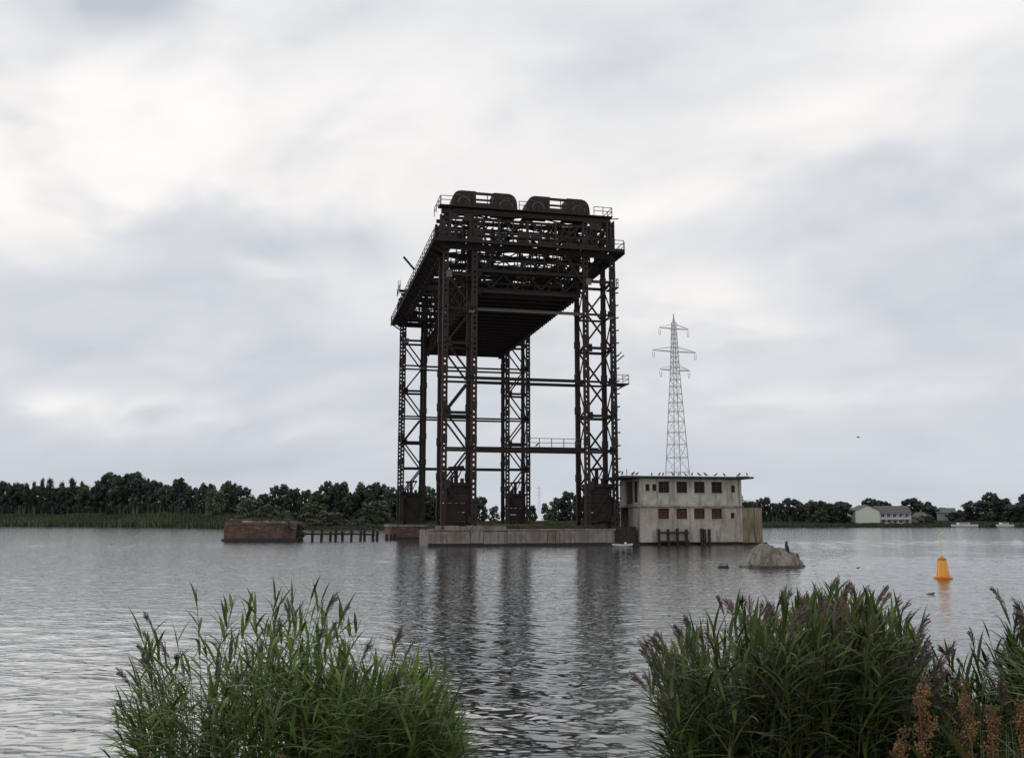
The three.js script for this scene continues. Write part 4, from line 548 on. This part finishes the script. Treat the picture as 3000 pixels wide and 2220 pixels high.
// ------------------------------------------------------------------ houses on the right shore
(() => {
  const gw = std({ color: C(.66, .7, .59), roughness: .9 }), roofM = std({ color: C(.11, .105, .105), roughness: .9 }), redRoof = std({ color: C(.28, .11, .07), roughness: .9 }), br = std({ color: C(.32, .15, .09), roughness: .95 }), wh = std({ color: C(.55, .56, .57), roughness: .9 }), grey = std({ color: C(.28, .28, .29), roughness: .9 });
  const gableGeo = (w, h, rh, d) => { const s = new THREE.Shape([[-w / 2, 0], [w / 2, 0], [w / 2, h], [0, h + rh], [-w / 2, h]].map(p => new THREE.Vector2(...p))); const g = new THREE.ExtrudeGeometry(s, { depth: d, bevelEnabled: false }); g.translate(0, 0, -d); return boxUV(g); };
  const roofPair = (t, w, h, rh, d, mat, ov = .5) => { for (const s of [-1, 1]) { const a = [s * (w / 2 + ov), h - ov * rh / (w / 2) + .1], b = [0, h + rh + .1], L = Math.hypot(a[0] - b[0], a[1] - b[1]); const r = part(t, 'roof', boxUV(bx(L, .2, d + 2 * ov)), mat, [(a[0] + b[0]) / 2, (a[1] + b[1]) / 2, -d / 2], [0, 0, Math.atan2(b[1] - a[1], (b[0] - a[0])) + (s > 0 ? Math.PI : 0)]); } };
  const windows = (t, list, z, fm = M.white) => { for (const [x, y, w, h] of list) { const f = part(t, 'window', UB, M.glass, [x, y, z], null, [w, h, .12]); part(f, 'window_frame', UB, fm, [0, -.56, .3], null, [1.15, .12, 1.5]); part(f, 'glazing_bar', UB, fm, [0, 0, .3], null, [.08, 1, .9]); } };
  // pale green gable house with a white balcony wing
  const p = shoreAt(1876, 22), t = thing('green_house', 'pale green gabled house with a white balcony wing on the right shore', 'house', [p[0], p[1] - .3, p[2]], -.05);
  part(t, 'gable_wall', gableGeo(10.6, 6.6, 2.4, 12), gw); roofPair(t, 10.6, 6.6, 2.4, 12, roofM, .4);
  part(t, 'wing_wall', boxUV(bx(14, 5.2, 8)), wh, [12.4, 2.6, -6]); const wr = part(t, 'wing_roof', (() => { const s = new THREE.Shape([[-5, 0], [5, 0], [0, 3.6]].map(q => new THREE.Vector2(...q))); const g = new THREE.ExtrudeGeometry(s, { depth: 15.4, bevelEnabled: false }); g.rotateY(Math.PI / 2); return boxUV(g); })(), roofM, [4.6, 5.2, -6]);
  for (const y of [.25, 2.75]) { part(t, 'balcony_slab', boxUV(bx(13.6, .22, 1.9)), wh, [12.3, y, -1.1]); part(t, 'balcony_parapet', boxUV(bx(13.6, .85, .1)), wh, [12.3, y + .53, -.2]); }
  for (let i = 0; i < 6; i++) part(t, 'balcony_post', boxUV(bx(.25, 5.1, .25)), wh, [5.8 + i * 2.62, 2.55, -.45]);
  windows(t, [7, 9.6, 12.2, 14.8, 17.4].flatMap(x => [[x, 1.7, 1.7, 1.5], [x, 4.2, 1.7, 1.5]]), -1.96, wh);
  const hs = (name, label, px, dz, w, h, rh, d, wall, roof, rot) => { const q = shoreAt(px, dz), g = thing(name, label, 'house', [q[0], q[1] - .3, q[2]], rot); part(g, 'wall', gableGeo(w, h, rh, d), wall); roofPair(g, w, h, rh, d, roof, .4); windows(g, [[-w * .22, h * .5, 1, 1.3], [w * .22, h * .5, 1, 1.3]], .02); return g; };
  hs('brick_house', 'red brick gabled house half hidden by trees on the right shore', 1786, 36, 8, 5.5, 4.4, 9, br, redRoof, .2);
  hs('grey_house', 'low grey house by the moored boats on the right shore', 2062, 40, 11, 5, 2.2, 8, grey, roofM, 1.2);
  hs('cream_house', 'small cream house among trees right of the green house', 1998, 16, 6, 4, 2, 7, std({ color: C(.5, .47, .4), roughness: .9 }), roofM, .1);
  hs('brown_house', 'brownish house behind the trees at the right edge of the shore', 2203, 40, 9, 6, 3, 8, std({ color: C(.22, .16, .13), roughness: .9 }), redRoof, .3);
})();

// ------------------------------------------------------------------ foreground reeds
const leafVar = [], leafCols = [];
(() => {
  const leafStrip = (curve, wmax) => { const N = 6, pos = [], nor = [], uv = [], idx = []; let x = 0, y = 0, a = curve[0]; for (let i = 0; i <= N; i++) { const t = i / N, w = wmax * Math.sin(Math.PI * Math.min(1, .12 + t * .88)) * (t > .98 ? .02 : 1) * (1 - t * .35); const nx = -Math.cos(a), ny = Math.sin(a); pos.push(x, y, -w / 2, x + nx * w * .12, y + ny * w * .12, 0, x, y, w / 2); for (let k = 0; k < 3; k++) { nor.push(nx, ny, (k - 1) * .25); uv.push(k / 2, t); } const st = 1 / N; x += Math.sin(a) * st; y += Math.cos(a) * st; a += (curve[1] - curve[0]) / N * (.4 + 1.2 * t); if (i < N) { const q = i * 3; idx.push(q, q + 1, q + 3, q + 1, q + 4, q + 3, q + 1, q + 2, q + 4, q + 2, q + 5, q + 4); } } const g = new THREE.BufferGeometry(); g.setAttribute('position', new THREE.Float32BufferAttribute(pos, 3)); g.setAttribute('normal', new THREE.Float32BufferAttribute(nor, 3)); g.setAttribute('uv', new THREE.Float32BufferAttribute(uv, 2)); g.setIndex(idx); return g; };
  for (const c of [[.6, 1.3], [.75, 1.8], [.95, 2.0], [1.05, 2.4], [1.25, 1.8], [.3, .75]]) leafVar.push(leafStrip(c, .105));
})();
const RM = (r, g, b) => new THREE.MeshPhysicalMaterial({ color: C(r, g, b), roughness: .7, specularIntensity: .45, side: THREE.DoubleSide, transmission: .3, thickness: 0 });
const leafMats = { fresh: [RM(.095, .16, .02), RM(.135, .2, .028), RM(.055, .105, .016)], deep: [RM(.045, .09, .014), RM(.07, .12, .02), RM(.03, .062, .012), RM(.12, .145, .03)] };
const stemMat = { fresh: RM(.10, .125, .045), deep: RM(.09, .095, .045) }, plumeMat = { fresh: std({ color: C(.13, .115, .1), roughness: 1, side: 2 }), deep: std({ color: C(.17, .115, .105), roughness: 1, side: 2 }) };
M.inst = new THREE.MeshPhysicalMaterial({ color: C(1, 1, 1), roughness: .7, specularIntensity: .45, side: THREE.DoubleSide, transmission: .3, thickness: 0 });
const stemGeo = (() => { const g = new THREE.CylinderGeometry(.003, .0065, 1, 5, 6).translate(0, .5, 0), p = g.attributes.position; for (let i = 0; i < p.count; i++) { const y = p.getY(i); p.setX(i, p.getX(i) + .12 * y * y * y); } g.computeVertexNormals(); return g; })();   // leans at the top; length 1
const plumeGeos = [1, 2, 3].map(s => { const R = rng(1300 + s), pos = [], idx = []; const N = 70; for (let i = 0; i < N; i++) { const t = Math.pow(R(), .8), y = t * .2, a = R() * 6.28, L = (.02 + .045 * Math.sin(Math.PI * Math.min(1, t + .12))) * (.6 + R() * .7), up = .55 + R() * .6, dx = Math.cos(a) * .55 + .3, dz = Math.sin(a) * .55, w = .004 + R() * .004, b = pos.length / 3, bxx = .35 * y * y * 3; pos.push(bxx - dz * w, y, dx * w, bxx + dz * w, y, -dx * w, bxx + dx * L + dz * w * 1.3, y + L * up, dz * L - dx * w * 1.3, bxx + dx * L * 1.25, y + L * up * .95, dz * L * 1.25); idx.push(b, b + 1, b + 2, b, b + 2, b + 3); } const g = new THREE.BufferGeometry(); g.setAttribute('position', new THREE.Float32BufferAttribute(pos, 3)); g.setIndex(idx); g.computeVertexNormals(); g.setAttribute('uv', new THREE.Float32BufferAttribute(new Float32Array(pos.length / 3 * 2), 2)); return g; });
function interp(tab, x) { if (x <= tab[0][0]) return tab[0][1]; for (let i = 1; i < tab.length; i++) if (x <= tab[i][0]) return lerp(tab[i - 1][1], tab[i][1], (x - tab[i - 1][0]) / (tab[i][0] - tab[i - 1][0])); return tab[tab.length - 1][1]; }
function reedClump(o) {
  const bulk = o.bulk || [.34, .44], R = rng(o.seed), g = thing('reed_clump', o.label, 'reeds', [0, 0, 0], 0, 'foreground reeds'), inst = leafVar.map(() => []), stems = [], plumes = [[], [], []], O = new THREE.Object3D();
  let named = 0;
  for (let i = 0; i < o.n; i++) {
    const xs = lerp(o.x0, o.x1, R()), z = lerp(o.z0, o.z1, R()), spread = -z / 10.5, x = xs * spread, by = Math.max(bankY(x, z), -.15), tall = i < o.tall;
    let top = 3 - (3 - interp(o.prof, xs)) * spread; top = tall ? top * ((o.loose || .84) + R() * (1.04 - (o.loose || .84))) : top * (bulk[0] + bulk[1] * Math.sqrt(R())); const h = Math.max(.35, top - by);
    const lean = (R() - .5) * .34 + o.lean(xs), la = R() * .8 - .4 + (o.lean(xs) < 0 ? Math.PI : 0), rotY = R() < .75 ? la : R() * 6.28, tilt = Math.abs(lean) * .8 + .02;
    const q = new THREE.Quaternion().setFromEuler(new THREE.Euler(0, rotY, 0)).multiply(new THREE.Quaternion().setFromEuler(new THREE.Euler(0, 0, -tilt)));
    const M4 = new THREE.Matrix4().compose(V(x, by, z), q, V(1, h, 1));
    const at = t => V(.12 * t * t * t * 1, t * h, 0).applyQuaternion(q).add(V(x, by, z));
    const asPart = tall && named < 26; let sp = null;
    if (asPart) { named++; sp = part(g, 'reed_stem', stemGeo, stemMat[o.tone]); sp.position.set(x, by, z); sp.quaternion.copy(q); sp.scale.set(1, h, 1); sp.updateMatrix(); } else stems.push(M4);
    const nl = Math.max(6, Math.round((o.leaves || 17) * h / 2 * (.8 + R() * .4))), t0 = tall ? .22 : .05;
    for (let k = 0; k < nl; k++) {
      const t = lerp(t0, .97, (k + R() * .6) / nl), p = at(t), side = (k % 2 ? Math.PI : 0) + (R() - .5) * 1.3, ry = rotY + side * (R() < .72 ? 1 : R() * 2) + (R() < .45 ? (o.wind - rotY - side) * .6 : 0), L = (.22 + .25 * Math.sin(Math.PI * Math.min(1, t * .9 + .05))) * (.75 + R() * .5) * (o.leafL || 1), vi = t > .88 ? (R() < .7 ? 5 : 0) : Math.floor(R() * 5), wS = (.42 + R() * .3) / L * .55;
      O.position.copy(p); O.rotation.set((R() - .5) * .3, ry, (R() - .5) * .3 - (t > .9 ? .0 : 0)); O.scale.set(L, L, L * wS * 1.25); O.updateMatrix();
      if (asPart && k < 11) { const m = new THREE.Mesh(leafVar[vi], leafMats[o.tone][Math.floor(R() * leafMats[o.tone].length)]); m.name = 'leaf'; m.castShadow = m.receiveShadow = true; const inv = new THREE.Matrix4().copy(sp.matrix).invert().multiply(O.matrix); m.matrixAutoUpdate = false; m.matrix.copy(inv); sp.add(m); if (!decomposable(inv, m)) { sp.remove(m); m.matrix.copy(O.matrix); m.position.copy(O.position); m.quaternion.copy(O.quaternion); m.scale.copy(O.scale); m.matrixAutoUpdate = true; g.add(m); } }
      else inst[vi].push([O.matrix.clone(), k]);
    }
    if (R() < o.plume * (tall ? 1.6 : .3)) { O.position.copy(at(.97)); O.rotation.set((R() - .5) * .3, rotY, -tilt - R() * .4); const s = .7 + R() * .5; O.scale.set(s * .85, s * 1.2, s * .85); O.updateMatrix(); if (asPart) { const m = part(g, 'panicle', plumeGeos[i % 3], plumeMat[o.tone]); m.position.copy(O.position); m.quaternion.copy(O.quaternion); m.scale.copy(O.scale); } else plumes[i % 3].push(O.matrix.clone()); }
  }
  const im = (nm, geo, mat, mats, colf) => { if (!mats.length) return; const m = new THREE.InstancedMesh(geo, mat, mats.length); mats.forEach((x, i) => { m.setMatrixAt(i, x); if (colf) m.setColorAt(i, colf()); }); m.name = nm; m.castShadow = m.receiveShadow = true; m.userData.kind = 'stuff'; g.add(m); };
  const pal = leafMats[o.tone].map(m => m.color), colf = () => { const c = pal[Math.floor(R() * pal.length)].clone(), dry = R() < (o.dry || .05); if (dry) c.setRGB(.16, .13, .07); return c.multiplyScalar(.8 + R() * .4); };
  inst.forEach((a, i) => im('reed_foliage', leafVar[i], M.inst, a.map(x => x[0]), colf)); im('reed_stems', stemGeo, stemMat[o.tone], stems); plumes.forEach((a, i) => im('reed_panicles', plumeGeos[i], plumeMat[o.tone], a));
  return g;
}
function decomposable() { return false; }                            // leaves stay parts of the clump: a stem's stretch would skew them
reedClump({ seed: 1401, label: 'bright green reed clump in the left foreground, tallest stems with grey plumes', tone: 'fresh', x0: -3.9, x1: -1.75, z0: -12.6, z1: -9.8, n: 230, bulk: [.28, .42], loose: .66, tall: 74, plume: .12, wind: Math.PI, lean: x => x < -3.3 ? -.16 : .08, prof: [[-4.1, 1.1], [-3.6, 1.9], [-3.4, 2.15], [-2.8, 2.46], [-2.4, 2.26], [-2.0, 2.06], [-1.6, 1.8]], dry: .05 });
reedClump({ seed: 1417, label: 'lower dense reed clump sloping to open water in the left foreground', tone: 'fresh', x0: -2.2, x1: -.68, z0: -12.3, z1: -9.6, n: 340, bulk: [.38, .5], tall: 18, plume: .03, wind: 0, lean: x => .1, prof: [[-2.2, 1.6], [-1.6, 1.7], [-1.34, 1.75], [-1.09, 1.5], [-.79, 1.15], [-.55, .75]], dry: .08 });
reedClump({ seed: 1433, label: 'large dark green reed clump with purple plumes in the right foreground', tone: 'deep', x0: 1.86, x1: 4.3, z0: -12.2, z1: -9.2, n: 800, bulk: [.42, .53], tall: 60, plume: .5, wind: .3, lean: x => x < 2.3 ? -.12 : .02, prof: [[1.7, 1.1], [1.9, 1.55], [2.1, 1.85], [2.44, 2.1], [2.95, 2.25], [3.3, 2.44], [3.65, 2.22], [3.9, 2.0], [4.15, 1.65], [4.35, 1.2]], leafL: 1.05, dry: .08 });
reedClump({ seed: 1447, label: 'dark reed clump with purple plumes at the right edge of the foreground', tone: 'deep', x0: 4.8, x1: 6.6, z0: -12.2, z1: -9.0, n: 500, bulk: [.4, .52], tall: 46, plume: .6, wind: 2.9, lean: x => x < 5.1 ? -.1 : .03, prof: [[4.7, 1.2], [4.97, 1.6], [5.22, 1.85], [5.47, 2.05], [6, 2.3], [7, 2.4]], leafL: 1.05, dry: .08 });
reedClump({ seed: 1459, label: 'low leafy reeds filling the dip between the two right clumps', tone: 'deep', x0: 4.2, x1: 5.0, z0: -11.6, z1: -9.0, n: 200, bulk: [.4, .5], tall: 10, plume: .1, wind: 2.9, lean: x => .02, prof: [[4.1, 1.3], [4.5, 1.05], [5.0, 1.25]], leafL: 1, dry: .1 });

// rust-coloured dock plants on the bank, lower right and one in the left clump
(() => {
  const R = rng(1501), cols = [std({ color: C(.22, .11, .05), roughness: 1 }), std({ color: C(.29, .155, .07), roughness: 1 }), std({ color: C(.15, .08, .045), roughness: 1 })], stemM = std({ color: C(.13, .07, .035), roughness: .9 });
  const seed = new THREE.OctahedronGeometry(1, 0);
  const dock = (label, x, z, h) => { const y = Math.max(-.1, bankY(x, z)), t = thing('dock_plant', label, 'plant', [x, y - .03, z], R() * 6.28, 'rust-coloured dock plants'); bar(t, 'stem', [0, 0, 0], [(R() - .5) * .12, h * .95, (R() - .5) * .1], .014, .014, stemM, UC);
    for (let b = 0; b < 9; b++) { const yb = h * (.38 + .6 * b / 9), a = R() * 6.28, L = h * (.2 - .013 * b) * (.7 + R() * .5), ex = Math.cos(a) * L * .42, ez = Math.sin(a) * L * .42, gs = []; for (let k = 0; k < 60; k++) { const q = R(), s = .004 + R() * .006; gs.push(seed.clone().scale(s, s * 1.2, s).translate(ex * q + (R() - .5) * .075, yb + L * q + (R() - .5) * .05, ez * q + (R() - .5) * .075)); } gs.push(barGeo([0, yb, 0], [ex, yb + L, ez], .006, .006, UC)); part(t, 'seed_head', merge(gs), cols[b % 3]); }
    for (let k = 0; k < 6; k++) { const a = R() * 6.28, L = .3 + R() * .2; part(t, 'leaf', leafVar[k % 5], leafMats.deep[3], [0, h * (.1 + .07 * k), 0], [0, a, 0], [L, L, L * 1.6]); } };
  const spots = [['tallest rust-brown dock plant in front of the large right reed clump', 2.88, -6.9, 1.15], ['second rust-brown dock plant, just right of the tallest', 3.12, -6.8, .95], ['short dock plant left of the tallest rust-brown one', 2.72, -6.6, .72], ['slender dock plant at the bottom edge between the taller ones', 3.3, -6.4, .78], ['rust-brown dock plant standing alone toward the lower right corner', 3.62, -6.9, .86], ['low brown dock plant nearest the lower right corner', 3.92, -6.6, .7], ['brown dock plant right of the lone one in the lower right', 3.72, -6.7, .82], ['thin pale brown dock plant behind and left of the tallest', 2.8, -7.2, 1.0], ['pale brown dock plant between the tallest and the lone one', 3.42, -7.1, .95], ['brownish dock plant low in the left reed clump', -2.2, -9.4, .95], ['small brownish dock plant low in the left clump nearer the open water', -1.55, -9.4, .85]];
  spots.forEach(s => dock(...s));
  const gr = tuftGeo(R, 14, .5, .016, .3), sp = []; for (let i = 0; i < 1500; i++) { const x = -7 + R() * 15, z = -2.5 - R() * 6, y = bankY(x, z); if (y < .05) continue; sp.push([x, y - .03, z, .5 + R() * .8, R() * 6.28, mix3([.045, .075, .022], [.11, .09, .045], R() * R())]); }
  scatter('bank_grass', 'short grass on the near bank under the reeds', 'grass', gr, sp);
})();

renderer.render(scene, camera);
